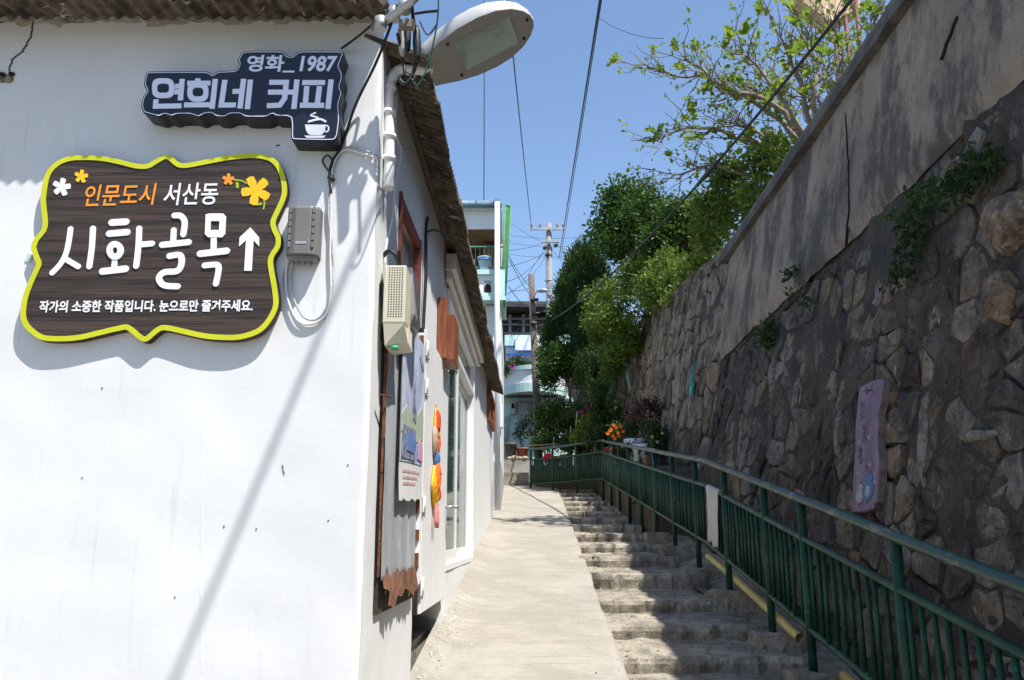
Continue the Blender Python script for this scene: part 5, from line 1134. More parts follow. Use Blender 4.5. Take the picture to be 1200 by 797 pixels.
part('trunk', bm, BARKL, fig); part('twigs', tw_, M('twig', (.20, .15, .12), .9, .15, 9), fig)
# one lobed leaf, shared by every leaf of the tree
lb = B(); LO = [(0, 0), (.10, -.06), (.20, -.34), (.36, -.20), (.50, -.46), (.58, -.18), (.80, -.24), (1, 0)]
cv = [lb.verts.new((x, 0, .06*math.sin(x*3))) for x, y in LO]; l_ = [lb.verts.new((x, y, .06*math.sin(x*3)+abs(y)*.35)) for x, y in LO[1:-1]]; r_ = [lb.verts.new((x, -y, .06*math.sin(x*3)+abs(y)*.35)) for x, y in LO[1:-1]]
for side, sg_ in ((l_, 1), (r_, -1)):
    q = [cv[0]]+side+[cv[-1]]
    for i in range(len(LO)-1):
        f = [q[i], q[i+1], cv[i+1], cv[i]]; f = [v for k_, v in enumerate(f) if v not in f[:k_]]
        if len(f) >= 3: lb.faces.new(f)
lme = bpy.data.meshes.new('leaf'); lb.to_mesh(lme); lb.free(); lme.materials.append(L_FIG)
cnt = 0; random.shuffle(tips)
for p, d in tips:
    for k in range(random.choice((2, 3, 3, 4))):
        if cnt >= 296: break
        a = (d*.6+Vector((random.uniform(-1, 1), random.uniform(-1, 1), random.uniform(-.5, .8)))).normalized(); o = put(lme, 'leaf', fig, p-d*random.uniform(0, .08))
        up_ = Vector((random.uniform(-.5, .5), random.uniform(-.5, .5), 1)); z_ = (up_-a*up_.dot(a)).normalized(); y_ = z_.cross(a); s_ = random.uniform(.12, .23)
        o.rotation_euler = Matrix((a, y_, z_)).transposed().to_euler(); o.scale = (s_, s_, s_); cnt += 1
lf2 = [(np.array(p), (.10, .10, .10)) for p, d in tips]; V, Fc = clumps(lf2, 2300, .085, .3); tag(pymesh('small_leaves', V, Fc, L_FIG, fig), kind='stuff')
# plants growing out of the wall
def wall_plant(label, pts, n, size, mat, name='wall_plant'):
    cl = []; y0, z0 = RWP(*pts[0][:2])
    for px, py, R in pts: y, z = RWP(px, py); c = RW(y, z, .12); cl.append((np.array(c), (.08, R, R*.8)))
    V, Fc = clumps(cl, n, size, .32, shell=.2); c = RW(y0, z0, .05); t = thing(name, label, 'wall plant', c)
    pymesh('foliage', V, Fc, mat, t); bm = B()
    for q, r_ in cl: limb(bm, c, q, .006, .003, .04, 4)
    part('stems', bm, BARK, t)
wall_plant('leafy weed tumbling from the seam below the plastered band', [(1095, 235, .12), (1110, 245, .12), (1085, 270, .16), (1080, 300, .14), (1075, 325, .1), (1065, 335, .06), (1125, 225, .1), (1095, 255, .15), (1070, 255, .06)], 560, .048, L_IVY)
wall_plant('bushy green weed growing near the top right of the stone wall', [(1165, 205, .12), (1150, 215, .12), (1180, 195, .1), (1140, 225, .1), (1190, 190, .05), (1160, 185, .06)], 420, .045, L_IVY)
wall_plant('small dark tuft growing below the left part of the plaster', [(914, 388, .13), (912, 402, .12), (905, 395, .08)], 300, .06, L_IVY); wall_plant('tiny sprig in the plaster seam above the small dark tuft', [(940, 327, .06), (946, 320, .05), (938, 345, .03), (955, 355, .03)], 110, .05, L_IVY)
# ------------------------------------------------------------------ terrace and pots behind the railing
CON = M('light_concrete', (.38, .36, .33), .9, .1, 4, bump=.5, bscale=20, layers=[((.2, .19, .17), 2, (1, 1, .5), .5, .7, .6)])
bm = B(); quadbox(bm, [(2.17, 13.2, 1.5), (2.9, 13.2, 1.5), (2.95, 22.6, 2.6), (2.17, 22.6, 2.6), (2.17, 13.2, 2.62), (3.0, 13.2, 2.62), (3.1, 22.6, 3.55), (2.17, 22.6, 3.55)]); struct('planting_ledge', bm, EARTH)
bm = B(); quadbox(bm, [(.62, 22.9, 2.7), (3.3, 20.9, 2.7), (3.3, 28, 2.7), (.62, 28, 2.7), (.62, 22.9, 3.3), (3.3, 20.9, 3.3), (3.3, 28, 3.6), (.62, 28, 3.6)]); struct('planting_terrace', bm, EARTH)
bm = B(); box(bm, 2.13, 2.18, 13.6, 16.2, 2.2, 2.86); single('planter_board', bm, RUST, 'rust-brown planter board edging the ledge behind the railing', 'planter board', (2.15, 15, 2.3))
def zled(Y): return 2.62+(Y-13.2)*.0989
TERR = M('terracotta', (.33, .10, .055), .8, .1, 8, layers=[((.2, .07, .04), 4, (1, 1, 1), .5, .7, .5)]); WPOT = M('white_plastic_pot', (.72, .72, .73), .5, .04, 5, layers=[((.3, .3, .3), 6, (1, 1, .4), .6, .7, .5)]); GPOT = M('grey_clay_pot', (.12, .11, .10), .8, .15, 6)
POTI = 0
def pot(loc, r, h, mat, label, cat='pot', name='flower_pot', group=None):
    t = thing(name, label, cat, loc, group); bm = B(); lathe(bm, loc, [(r*.72, 0), (r*.76, .01), (r*.95, h*.86), (r*1.06, h*.87), (r*1.06, h), (r*.95, h), (r*.93, h*.9)], 20); part('shell', bm, mat, t)
    bm = B(); lathe(bm, Vector(loc)+Vector((0, 0, h*.86)), [(r*.5, 0), (r*.92, .012)], 16); part('soil', bm, EARTH, t); return t
def plant(label, cl, n, size, mat, base, name='potted_plant', cat='plant', flowers=(), wr=.3, group=None, stems=5):
    t = thing(name, label, cat, base, group); V, Fc = clumps(cl, n, size, wr, shell=.3); pymesh('foliage', V, Fc, mat, t); bm = B()
    for c, r in cl[:max(stems, 1)]: limb(bm, base, c, .010, .005, .03, 5)
    part('stem', bm, BARK, t)
    for (cs, col, R) in flowers:
        for c in cs:
            bm = B(); N_ = 7
            for k in range(N_):
                a = 2*math.pi*k/N_; d = Vector((math.cos(a), -.5, math.sin(a))); p = Vector(c); q = p+d*R; sd = Vector((-math.sin(a), 0, math.cos(a)))*R*.38
                bm.faces.new([bm.verts.new(v) for v in (p, p+d*R*.6+sd, q, p+d*R*.6-sd)])
                d2 = Vector((math.cos(a+.4), -1.1, math.sin(a+.4))); bm.faces.new([bm.verts.new(v) for v in (p+Vector((0, -.01, 0)), p+d2*R*.45+sd*.7, p+d2*R*.7, p+d2*R*.45-sd*.7)])
            part('flower', bm, col, t, normals=False)
    return t
ORG = M('petal_orange', (.85, .22, .01), .6, .05, 20); REDP = M('petal_red', (.70, .02, .05), .6, .05, 20); MAG = M('petal_magenta', (.40, .03, .22), .6, .05, 20)
def fc(pp, Y): return [F(a, b_, Y) for a, b_ in pp]
def blobs(pp, Y, R, k=4, rs=.6): 
    out = []
    for a, b_ in pp: c = F(a, b_, Y+random.uniform(-.1, .1)); out += subclumps((c.x, c.y, c.z), (R*.7, R*.7, R*.7), k, R*rs)
    return out
p1 = F(735, 545, 16.6); pot((2.42, 16.9, p1.z-.15), .2, .68, WPOT, 'taller white plastic pot behind the railing, beside the orange flowers'); p2 = F(750, 548, 16.0); pot((2.46, 16.05, p2.z-.15), .2, .58, WPOT, 'shorter white plastic pot behind the railing, in front of the taller white pot')
bm = B(); box(bm, 2.25, 2.7, 15.7, 17.3, 2.5, p2.z-.151); single('plant_stand', bm, STEP, 'rough concrete slab carrying the two white pots', 'slab', (2.45, 16.5, 2.5))
plant('potted marigold with bright orange flowers behind the railing bend', blobs(((722, 508), (728, 515), (735, 505), (742, 500), (750, 498)), 17.2, .22), 900, .06, L_POT, (2.35, 17.4, 3.1), flowers=((fc(((716, 503), (719, 498), (722, 501), (724, 507), (718, 511), (715, 505), (727, 500), (720, 514), (712, 508), (725, 511), (730, 506)), 16.9), ORG, .042),), name='marigold')
plant('maroon-leaved shrub above the white pots against the stone wall', blobs(((752, 482), (762, 478), (770, 488), (757, 492), (768, 478), (748, 490), (775, 484)), 16.8, .24), 1700, .055, L_RED, (2.75, 16.9, 3.1), name='maroon_shrub', wr=.2)
plant('mid green bushy plant right of the white pots against the wall', blobs(((768, 505), (776, 512), (772, 522), (766, 515), (784, 515), (770, 530), (780, 530)), 15.8, .22), 1700, .06, L_POT, (2.55, 15.6, 2.85), name='bushy_plant', flowers=((fc(((770, 518), (764, 512), (776, 508)), 15.4), M('petal_cream', (.6, .6, .35), .6), .03),))
plant('dark leafy shrub in the middle of the terrace behind the railing', blobs(((700, 470), (712, 480), (706, 495), (715, 505), (700, 508), (718, 490), (695, 485), (722, 478), (705, 460)), 20.6, .32), 3600, .075, L_IVY, (2.35, 20.8, 3.4), name='terrace_shrub')
plant('bright green leafy plant beside the bamboo stakes on the terrace', blobs(((685, 500), (682, 510), (690, 495), (678, 515), (693, 508)), 21.0, .2), 1100, .085, L_LIGHT, (1.9, 21.3, 3.35), name='leafy_plant')
plant('red and magenta flowering plant on the terrace under the hedge', blobs(((685, 480), (690, 487), (680, 485), (678, 478)), 22.0, .2), 800, .065, L_POT, (2.0, 22.2, 3.4), name='flowering_plant', flowers=((fc(((688, 487), (690, 491), (686, 490)), 21.6), REDP, .07), (fc(((682, 482), (690, 479), (679, 483), (693, 481), (686, 476)), 21.7), MAG, .05)))
plant('round dark bush in front of the mint house beside the wooden pole', blobs(((640, 482), (650, 478), (632, 492), (645, 492), (655, 490), (636, 502), (660, 485), (648, 505)), 24.2, .34), 4200, .08, L_EVER, (1.05, 24.3, 3.35), name='dark_bush')
plant('yellow-green bush right of the round dark bush', blobs(((662, 492), (668, 485), (658, 500), (672, 495), (665, 505)), 23.8, .27), 1700, .08, LM('leaf_olive', (.085, .13, .025), (.045, .075, .016)), (1.6, 23.9, 3.35), name='olive_bush')
plant('red geranium poking through the end of the green railing', blobs(((640, 540), (646, 543), (634, 542)), 22.1, .12), 260, .05, L_POT, (.95, 22.15, 3.25), name='geranium', flowers=((fc(((641, 535), (644, 534), (643, 538), (639, 537), (646, 537)), 21.75), REDP, .075),))
for i, (px, Y, lab) in enumerate(((650, 22.7, 'terracotta pot behind the end of the railing, left one'), (664, 22.2, 'terracotta pot behind the end of the railing, middle one'), (697, 20.7, 'terracotta pot behind the railing just left of its bend'), (712, 19.9, 'terracotta pot behind the railing right at its bend'))):
    c = F(px, 535, Y); pot((max(c.x, .7) if Y > 21 else max(c.x, 2.3), Y+.15, (3.33 if Y > 21 else zled(Y))), .17, .36, TERR, lab, group='terracotta pots on the terrace')
for i, (pp, Y, R, mt, lab) in enumerate(((((640, 515), (650, 520), (632, 522), (660, 518)), 23.2, .28, L_IVY, 'low dark ground plant behind the left end of the railing'), (((675, 525), (668, 515), (685, 522)), 22.0, .26, L_POT, 'low dark potted plant between the cane stakes'), (((700, 520), (710, 515), (722, 522), (694, 512)), 20.2, .26, L_IVY, 'low dark plant tucked behind the railing bend'), (((738, 530), (745, 535)), 16.9, .2, L_POT, 'low plant at the feet of the white pots'))):
    c = F(pp[0][0], 540, Y); plant(lab, blobs(pp, Y, R, 5), 1500, .075, mt, (c.x, Y, c.z-.1), name='low_plant')
bm = B(); c = F(640, 522, 22.9); quadbox(bm, [(c.x-.5, 22.8, c.z-.02), (c.x+.75, 22.4, c.z+.0), (c.x+.8, 23.3, c.z+.03), (c.x-.45, 23.5, c.z), (c.x-.5, 22.8, c.z), (c.x+.75, 22.4, c.z+.022), (c.x+.8, 23.3, c.z+.05), (c.x-.45, 23.5, c.z+.02)])
single('straw_mat', bm, M('straw', (.30, .24, .12), .9, .2, 20), 'straw coloured board lying over pots behind the railing end', 'board', c)
for px, y0, y1, Y in ((675, 482, 545, 21.2), (674, 492, 540, 21.4), (648, 512, 535, 22.6), (668, 500, 538, 21.9)):
    a, b_ = F(px, y1, Y), F(px+1, y0, Y); bm = B(); tube(bm, [a, b_], .014, 6); single('garden_stake', bm, M('stake_cane', (.42, .38, .28), .8, .1, 9), {675: 'tallest pale cane stake on the terrace', 674: 'cane stake just left of the tallest one', 648: 'short cane stake behind the straw board', 668: 'cane stake between the short one and the tallest pair'}[px], 'stake', a, 'cane stakes on the terrace')
bm = B(); c0_, c1_ = F(690, 528, 21.0), F(672, 505, 21.6)
# low end wall, pots and stones at the head of the ramp
bm = B(); box(bm, -.9, .50, 23.95, 24.6, 2.7, 3.70); bmesh.ops.subdivide_edges(bm, edges=bm.edges[:], cuts=3, use_grid_fill=True)
for v in bm.verts: v.co += Vector((nz(v.co.x*5, v.co.z*5), nz(v.co.x*5, v.co.z*5, 4), nz(v.co.x*5, v.co.z*5, 9)))*.02
single('low_wall', bm, CON, 'low pale concrete wall closing the head of the ramp', 'low wall', (-.2, 24.2, 2.9))
bm = B(); box(bm, -.9, .46, 23.55, 23.94, 2.7, 3.32); struct('top_step', bm, STEP)
pot(F(598.5, 541, 24.2), .17, .52, GPOT, 'tall dark grey clay jar on the low wall at the ramp head', 'jar', 'clay_jar'); pot(F(612, 540, 24.2), .17, .36, TERR, 'terracotta pot on the low wall right of the dark clay jar')
ST3 = M('tan_rock', (.42, .32, .23), .9, .15, 6, bump=.5, bscale=15)
for i, (px, py, R, lab) in enumerate(((597, 540, .07, 'leftmost small tan rock on the low wall'), (603, 539, .10, 'biggest tan rock on the low wall'), (609, 540, .07, 'small tan rock left of the pot base on the low wall'), (615, 540, .08, 'rightmost small tan rock on the low wall'))):
    c = F(px, py, 24.0); bm = B(); bmesh.ops.create_icosphere(bm, subdivisions=2, radius=R)
    for v in bm.verts: v.co = v.co*(1+.35*nz(v.co.x*9+i, v.co.y*9, v.co.z*9)); v.co = Vector((v.co.x*1.2, v.co.y, v.co.z*.8))+Vector((c.x, c.y, 3.70+R*.6))
    single('rock', bm, ST3, lab, 'rock', (c.x, c.y, 3.7), 'rocks on the low wall')
plant('thin potted plant with sparse leaves in front of the mint house', blobs(((612, 500), (608, 508), (616, 495), (605, 515), (618, 508)), 25, .2, 4, .5), 420, .07, L_POT, (.3, 25, 3.9), name='sparse_plant')
# ------------------------------------------------------------------ neighbour building with balcony (white and mint)
MINT = M('mint_paint', (.48, .70, .65), .7, .04, 3, layers=[((.3, .45, .4), 4, (1, 1, .4), .62, .75, .4)]); WH2 = M('white_house_paint', (.76, .77, .77), .75, .03, 3, layers=[((.5, .5, .48), 3, (1, 1, .4), .6, .75, .4)])
GREYB = M('grey_base_paint', (.36, .38, .41), .8, .06, 4); STEELB = M('blue_steel_gutter', (.25, .36, .43), .35, .1, 4, metal=.4, stretch=(3, 1, 1))
NY = 17.0; q = pl(NY); X = lambda px: F(px, 300, NY).x; Z = lambda py: F(580, py, NY).z
nb = thing('balcony_house', 'white and mint house with an upper balcony behind the cafe roof', 'house', (-1.6, NY, 2.0))
xr_ = F(588, 500, NY).x; xl_ = -4.0
def bpart(name, mat, x0, x1, y0, y1, z0, z1, par=None, bv=0):
    bm = B(); box(bm, x0, x1, y0, y1, z0, z1)
    if bv: bev(bm, bv, 1)
    return part(name, bm, mat, par or nb)
bpart('lower_wall', WH2, xl_, -.22, NY, NY+6, 3.05, Z(358)); bpart('base_band', GREYB, xl_, -.215, NY-.03, NY+6, 1.9, 3.049)
bpart('upper_wall', WH2, xl_, X(583), NY+.02, NY+5, Z(268), Z(247)); bpart('roof_slab', WH2, xl_, X(588), NY-.1, NY+5, Z(246.8), Z(242))
bpart('balcony_back', M('balcony_dark', (.10, .055, .03), .8, .2, 5), xl_, X(588), NY+1.3, NY+1.4, Z(330), Z(268)); bpart('side_pier', WH2, X(586), X(589), NY+1.0, NY+1.29, Z(325), Z(268))
bpart('ceiling', M('balcony_ceiling', (.2, .1, .05), .8), xl_, X(584), NY+.05, NY+1.3, Z(268)-.03, Z(268)-.005)
bpart('balcony_slab', MINT, xl_, X(593), NY-.35, NY+1.3, Z(357), Z(352.5))
pbt, pbb = Z(322), Z(352.4)
bpart('parapet', WH2, xl_, X(578), NY-.25, NY-.2, pbb, pbt-.09); bpart('parapet_end', MINT, X(578)+.001, X(592), NY-.35, NY-.15, pbb, pbt); bpart('parapet_top', MINT, xl_, X(578), NY-.33, NY-.15, pbt-.089, pbt+.01)
bpart('parapet_foot', MINT, xl_, X(578), NY-.31, NY-.15, pbb+.001, pbb+.08); bpart('parapet_niche', GREYB, X(568), X(576.5), NY-.262, NY-.251, Z(348), Z(333))
bm = B(); v = [bm.verts.new((X(572)+.07*math.cos(a), NY-.268, Z(343)+.11*math.sin(a))) for a in [2*math.pi*k/14 for k in range(14)]]; bm.faces.new(v); part('vent_disc', bm, DARK, nb)
bpart('wall_return', WH2, X(588)-.02, X(591), NY-.12, NY+1.2, pbb, Z(322), None)
bm = B(); tube(bm, [(xl_, NY-.16, Z(242.5)), (X(588), NY-.16, Z(242.5))], .075, 14); box(bm, X(579), X(586), NY-.27, NY-.06, Z(247), Z(238.5)); part('gutter', bm, STEELB, nb)
bm = B(); tube(bm, [(X(583), NY-.42, Z(246)), (X(583), NY-.42, Z(400)), (F(584, 560, NY).x, NY-.42, 2.0)], .055, 12); part('downpipe', bm, WH2, nb)
bm = B()
for z in (Z(294), Z(318)): tube(bm, [(xl_, NY-.25, z), (X(590), NY-.25, z)], .018, 6)
for i in range(26): x = X(588)-i*.09; tube(bm, [(x, NY-.25, Z(294)), (x, NY-.25, pbt)], .005, 4, False)
part('balcony_rail', bm, M('balcony_green', (.06, .24, .19), .5), nb)
bm = B()
for i in range(15):
    x = X(577)+.02*i*.6; 
    if i: bm.faces.new([bm.verts.new(p) for p in ((px_, NY+.9+py_, Z(318)), (x, NY+.9+.05*(i % 2), Z(318)), (x-.05*(i > 7), NY+.9+.05*(i % 2), Z(270)), (px_-.05*(i > 7), NY+.9+py_, Z(270)))])
    px_, py_ = x, .05*(i % 2)
part('curtain', bm, M('curtain_grey', (.30, .28, .24), .9), nb)
bm = B(); tube(bm, [(X(570), NY+.8, Z(312)), (X(569), NY+.8, Z(295)), (X(571), NY+.8, Z(275)), (X(569), NY+.8, Z(269))], [.16, .10, .13, .03], 8); part('hanging_cloth', bm, M('cloth_brown', (.24, .12, .06), .9), nb)
bm = B(); a = [F(591, 360, NY-.3), F(599, 242, NY-.3), F(592, 240, NY-.3), F(588, 345, NY-.3)]
NET = M('green_net', (.10, .30, .14), .8, .1, 12)
for t in [k/22 for k in range(23)]:
    tube(bm, [a[3].lerp(a[0], t), a[2].lerp(a[1], t)], .009, 4, False); tube(bm, [a[3].lerp(a[2], t), a[0].lerp(a[1], t)], .007, 4, False)
for k in range(4): tube(bm, [a[k], a[(k+1) % 4]], .02, 6)
tag(single('shade_net', bm, NET, 'green shade net stretched on the corner of the balcony', 'net', a[0]), kind=None)
bc_ = F(568, 320, NY-.05); bk = thing('bucket', 'pale blue plastic bucket standing on the balcony parapet', 'bucket', (bc_.x, NY-.2, pbt+.01)); bm = B(); lathe(bm, (bc_.x, NY-.2, pbt+.012), [(.10, 0), (.14, .26), (.155, .265), (.155, .29), (.13, .285)], 18); part('shell', bm, M('bucket_blue', (.40, .55, .68), .5, .1, 4), bk)
bm = B(); lathe(bm, (bc_.x, NY-.2, pbt+.22), [(.142, 0), (.150, .04)], 18); part('blue_band', bm, M('bucket_band', (.1, .25, .5), .5), bk)
cable('antenna_wire', [F(567, 236, NY), F(567.5, 100, NY), F(567, -30, NY)], .010, BLACK, 'straight black wire rising from the roof of the balcony house', smooth=False)
bpart('meter_duct', WH2, F(577, 480, 16).x, F(583, 480, 16).x+.1, NY-.35, NY-.02, F(580, 503, NY).z, F(580, 475, NY).z)
# ------------------------------------------------------------------ mint house further up
MY = 30.0; q = pl(MY); mx = lambda px, py=450: F(px, py, MY).x; mz = lambda py: F(620, py, MY).z
mh = thing('mint_house', 'mint and white two-storey house with curved balcony at the alley top', 'house', (1.0, MY, 4.0))
def mpart(name, mat, a, b_, y0, y1, top, bot, par=None):
    bm = B(); box(bm, mx(a), mx(b_), MY+y0, MY+y1, mz(bot), mz(top)); return part(name, bm, mat, par or mh)
mpart('ground_wall', MINT, 585, 672, 0, 7, 466, 545); mpart('upper_block', WH2, 593, 668, 1.2, 7, 398, 466); mpart('roof_parapet', MINT, 591, 671, 1.0, 7, 385, 397.9); mpart('parapet_panel', WH2, 604, 640, .92, .995, 389, 404)
bm = B(); ys_ = [mz(464.5), mz(458), mz(455), mz(438), mz(437), mz(433)]; mats = []
def balc(z0, z1, r_, name, mat):
    bm = B(); A = []
    for k in range(17):
        t = k/16; x = mx(585)+(mx(662)-mx(585))*t; y = MY-.15-1.15*math.sin(math.pi*min(1, t*1.0))**.8-r_; A.append([bm.verts.new((x, y, z0)), bm.verts.new((x, y, z1)), bm.verts.new((x, y+.18+r_, z1)), bm.verts.new((x, y+.18+r_, z0))])
    for a, b_ in zip(A, A[1:]):
        for k in range(4): bm.faces.new((a[k], b_[k], b_[(k+1) % 4], a[(k+1) % 4]))
    bm.faces.new(A[0]); bm.faces.new(A[-1][::-1]); part(name, bm, mat, mh)
balc(mz(466), mz(456), .06, 'balcony_band', MINT); balc(mz(455.9), mz(441), 0, 'balcony_parapet', WH2); balc(mz(440.9), mz(436), .07, 'balcony_coping', MINT)
bm = B(); A = [bm.verts.new((mx(585)+(mx(662)-mx(585))*k/16, MY-.1-1.1*math.sin(math.pi*k/16)**.8, mz(463))) for k in range(17)]; bm.faces.new(A+[bm.verts.new((mx(662), MY+1.2, mz(463))), bm.verts.new((mx(585), MY+1.2, mz(463)))]); part('balcony_floor', bm, WH2, mh)
wn = mpart('barred_window', M('window_frame_grey', (.5, .52, .52), .5), 606, 630, -.06, -.002, 468, 503); mpart('pane', glass('house_glass', (.03, .04, .045), .08, .85), 608, 628.5, -.075, -.061, 470, 501, wn)
bm = B()
for k in range(11): x = mx(607)+(mx(629)-mx(607))*k/10; tube(bm, [(x, MY-.16, mz(502)), (x, MY-.16, mz(469))], .017, 5)
for y in (470, 485, 501): tube(bm, [(mx(606), MY-.16, mz(y)), (mx(630), MY-.16, mz(y))], .017, 5)
part('window_bars', bm, M('bar_white', (.6, .6, .6), .5), wn)
mpart('window_ledge', WH2, 604, 634, -.3, -.001, 504, 507)
bm = B(); quadbox(bm, [(mx(593), MY+.1, mz(416)), (mx(632), MY+.1, mz(416)), (mx(632), MY+1.19, mz(409)), (mx(593), MY+1.19, mz(409)), (mx(593), MY+.1, mz(413.5)), (mx(632), MY+.1, mz(413.5)), (mx(632), MY+1.19, mz(406.5)), (mx(593), MY+1.19, mz(406.5))])
part('blue_awning', bm, M('awning_blue', (.02, .10, .42), .5, .1, 4), mh)
mpart('upper_opening', M('opening_dim', (.16, .15, .14), .8), 594, 628, 1.12, 1.195, 417, 434); mpart('upper_side_window', M('teal_glass', (.08, .25, .25), .3), 654, 666, -.03, -.001, 467, 476); mpart('side_window_frame', WH2, 652, 668, -.025, -.001, 465, 478)
mtb = mpart('wall_meter', M('meter_pale', (.55, .55, .52), .6), 598, 604, -.25, -.002, 471, 486); mpart('meter_dial', DARK, 599.5, 602.5, -.262, -.251, 474, 480, mtb)
mpart('door_panel', M('mint_door', (.36, .52, .50), .6), 590, 596, -.04, -.001, 488, 535)  # door in a deeper mint than the walls
bm = B(); tube(bm, [(mx(597), MY-.1, mz(486)), (mx(596), MY-.15, mz(500)), (mx(590), MY-.15, mz(520))], .02, 6); part('conduit', bm, GREYC, mh)
plant('leafy plants with red flowers on the balcony of the mint house', blobs(((600, 432), (606, 428), (612, 431), (617, 434), (595, 433)), 29.3, .35), 1200, .11, L_POT, (mx(606), 29.4, mz(440)), name='balcony_plants', flowers=((fc(((598, 429), (603, 427), (600, 431)), 28.8), MAG, .06),))
bm = B(); quadbox(bm, [(mx(648), MY-.2, mz(446)), (mx(672), MY-.2, mz(446)), (mx(672), MY+2, mz(440)), (mx(648), MY+2, mz(440)), (mx(648), MY-.2, mz(444)), (mx(672), MY-.2, mz(444)), (mx(672), MY+2, mz(438)), (mx(648), MY+2, mz(438))]); part('tiled_canopy', bm, M('clay_tile', (.42, .14, .08), .8, .15, 9), mh)
# dark roofed house behind it
DY = 42.0; dx = lambda px: F(px, 380, DY).x; dz = lambda py: F(620, py, DY).z
dh = thing('dark_roofed_house', 'house with a wide low dark roof above a shade-coloured recess behind the mint house', 'house', (1, DY, 6))
bm = B(); box(bm, dx(560), dx(720), DY+.6, DY+9, dz(470), dz(366)); part('wall', bm, M('recess_shade_wall', (.05, .045, .045), .9, .2, 1.5), dh)  # wall coloured near black as the shaded recess under the roof
bm = B(); quadbox(bm, [(dx(550), DY-.8, dz(364)), (dx(730), DY-.8, dz(364)), (dx(730), DY+10, dz(357)), (dx(550), DY+10, dz(357)), (dx(550), DY-.8, dz(358)), (dx(730), DY-.8, dz(358)), (dx(730), DY+10, dz(350)), (dx(550), DY+10, dz(350))]); part('roof', bm, M('dark_roof', (.085, .08, .08), .8, .2, 2), dh)
bm = B()
for py in (371, 378, 388): tube(bm, [(dx(560), DY+.4, dz(py)), (dx(720), DY+.4, dz(py+1))], .05, 6)
for px in (596, 612, 626, 640): box(bm, dx(px), dx(px)+.14, DY+.42, DY+.58, dz(400), dz(366))
part('balustrade', bm, M('rail_grey', (.22, .22, .23), .6), dh)
# ------------------------------------------------------------------ poles and wires
def P_(px, py, Y): return F(px, py, Y)
PY_ = 34.0; a = P_(643, 262, PY_); cpole = thing('utility_pole', 'tall grey concrete utility pole with a crossarm and insulators', 'utility pole', (a.x, PY_, 4.3))
bm = B(); tube(bm, [(a.x+.02, PY_, 4.2), (a.x, PY_, a.z)], [.19, .125], 14); part('pole', bm, M('pole_concrete', (.24, .25, .26), .8, .06, 5), cpole)
z = P_(643, 270, PY_).z; bm = B(); box(bm, P_(621, 270, PY_).x, P_(662, 270, PY_).x, PY_-.22, PY_-.14, z-.05, z+.06); part('crossarm', bm, GALV, cpole)
z2 = P_(643, 285, PY_).z; bm = B(); box(bm, P_(634, 285, PY_).x, P_(655, 285, PY_).x, PY_-.24, PY_-.16, z2-.04, z2+.04); part('lower_crossarm', bm, GALV, cpole)
for px in (623, 633, 653, 660): bm = B(); lathe(bm, (P_(px, 270, PY_).x, PY_-.18, z+.06), [(.03, 0), (.06, .05), (.045, .09), (.06, .13), (.03, .18)], 10); part('insulator', bm, M('insulator_brown', (.28, .24, .22), .3), cpole)
for px, py in ((637, 292), (650, 289), (640, 300)): bm = B(); c = P_(px, py, PY_-.2); tube(bm, [c, c+Vector((.12, 0, .12))], .07, 8); part('cable_joint', bm, BLACK, cpole)
for py in (300, 330): bm = B(); c = P_(643, py, PY_); lathe(bm, (c.x, PY_, c.z), [(.15, 0), (.17, .01), (.17, .06), (.15, .07)], 14); part('pole_band', bm, GREYC, cpole)
WY = 27.0; a = P_(622.5, 322, WY); b_ = P_(629.5, 478, WY); wpole = thing('wooden_pole', 'weathered leaning wooden pole with a small lamp in front of the mint house', 'pole', (b_.x+.05, WY, 3.4))
bm = B(); tube(bm, [(b_.x+.05, WY, 3.3), b_, a], [.14, .13, .10], 12); part('pole', bm, M('pole_wood', (.20, .165, .13), .9, .2, 5, stretch=(1, 1, .2), col2=(.12, .10, .08), bump=.4), wpole)
c = P_(628, 344, WY-.3); bm = B(); tube(bm, [P_(625, 349, WY-.1), P_(628, 343, WY-.25), P_(633, 341, WY-.3)], .02, 6); part('lamp_arm', bm, GALV, wpole)
bm = B(); lathe(bm, (0, 0, 0), [(.02, .07), (.11, .05), (.13, 0), (.09, -.04), (.02, -.05)], 14)
for v in bm.verts: v.co = Vector((v.co.x*1.5, v.co.y, v.co.z))+P_(635.5, 341, WY-.3)
part('lamp_head', bm, LAMPG, wpole)
bm = B()
for px, py in ((626, 352), (628, 368), (626, 380)): c = P_(px, py, WY-.15); tube(bm, [c+Vector((-.12, 0, 0)), c+Vector((.14, 0, .03))], .05, 8)
part('cable_joints', bm, BLACK, wpole)
def wire(a, b_, sag, r, label, grp=None, mat=BLACK, n=18):
    a, b_ = Vector(a), Vector(b_); pts = [a.lerp(b_, k/n)-Vector((0, 0, sag*4*(k/n)*(1-k/n))) for k in range(n+1)]; bm = B(); tube(bm, pts, r, 6, False); return single('overhead_wire', bm, mat, label, 'wire', a, grp)
wa = P_(1012, -18, 8.0); wb = P_(630, 384, WY-.1)
wire(wa, wb, .55, .022, 'thick black cable sweeping from top right across the fig tree to the wooden pole')
cs = [wa.lerp(wb, t)-Vector((0, 0, .55*4*t*(1-t))) for t in (.205, .22, .235, .25, .265)]; bm = B(); tube(bm, cs, [.02, .034, .038, .034, .02], 8); single('cable_splice', bm, BLACK, 'thicker taped splice on the black cable in front of the shrub', 'splice', cs[0])
for p, q_, r_, lb_ in ((P_(703, -6, 10.6), P_(655, 303, 33.5), .0145, 'thick black cable dropping from top centre toward the concrete pole'), (P_(705, -6, 10.6), P_(657, 303, 33.6), .009, 'thin wire running beside the thick cable at top centre')):
    wire(p+(p-q_)*1.1, q_, .06, r_, lb_, n=40)      # carries on over the viewer's head; its shadow crosses the white wall
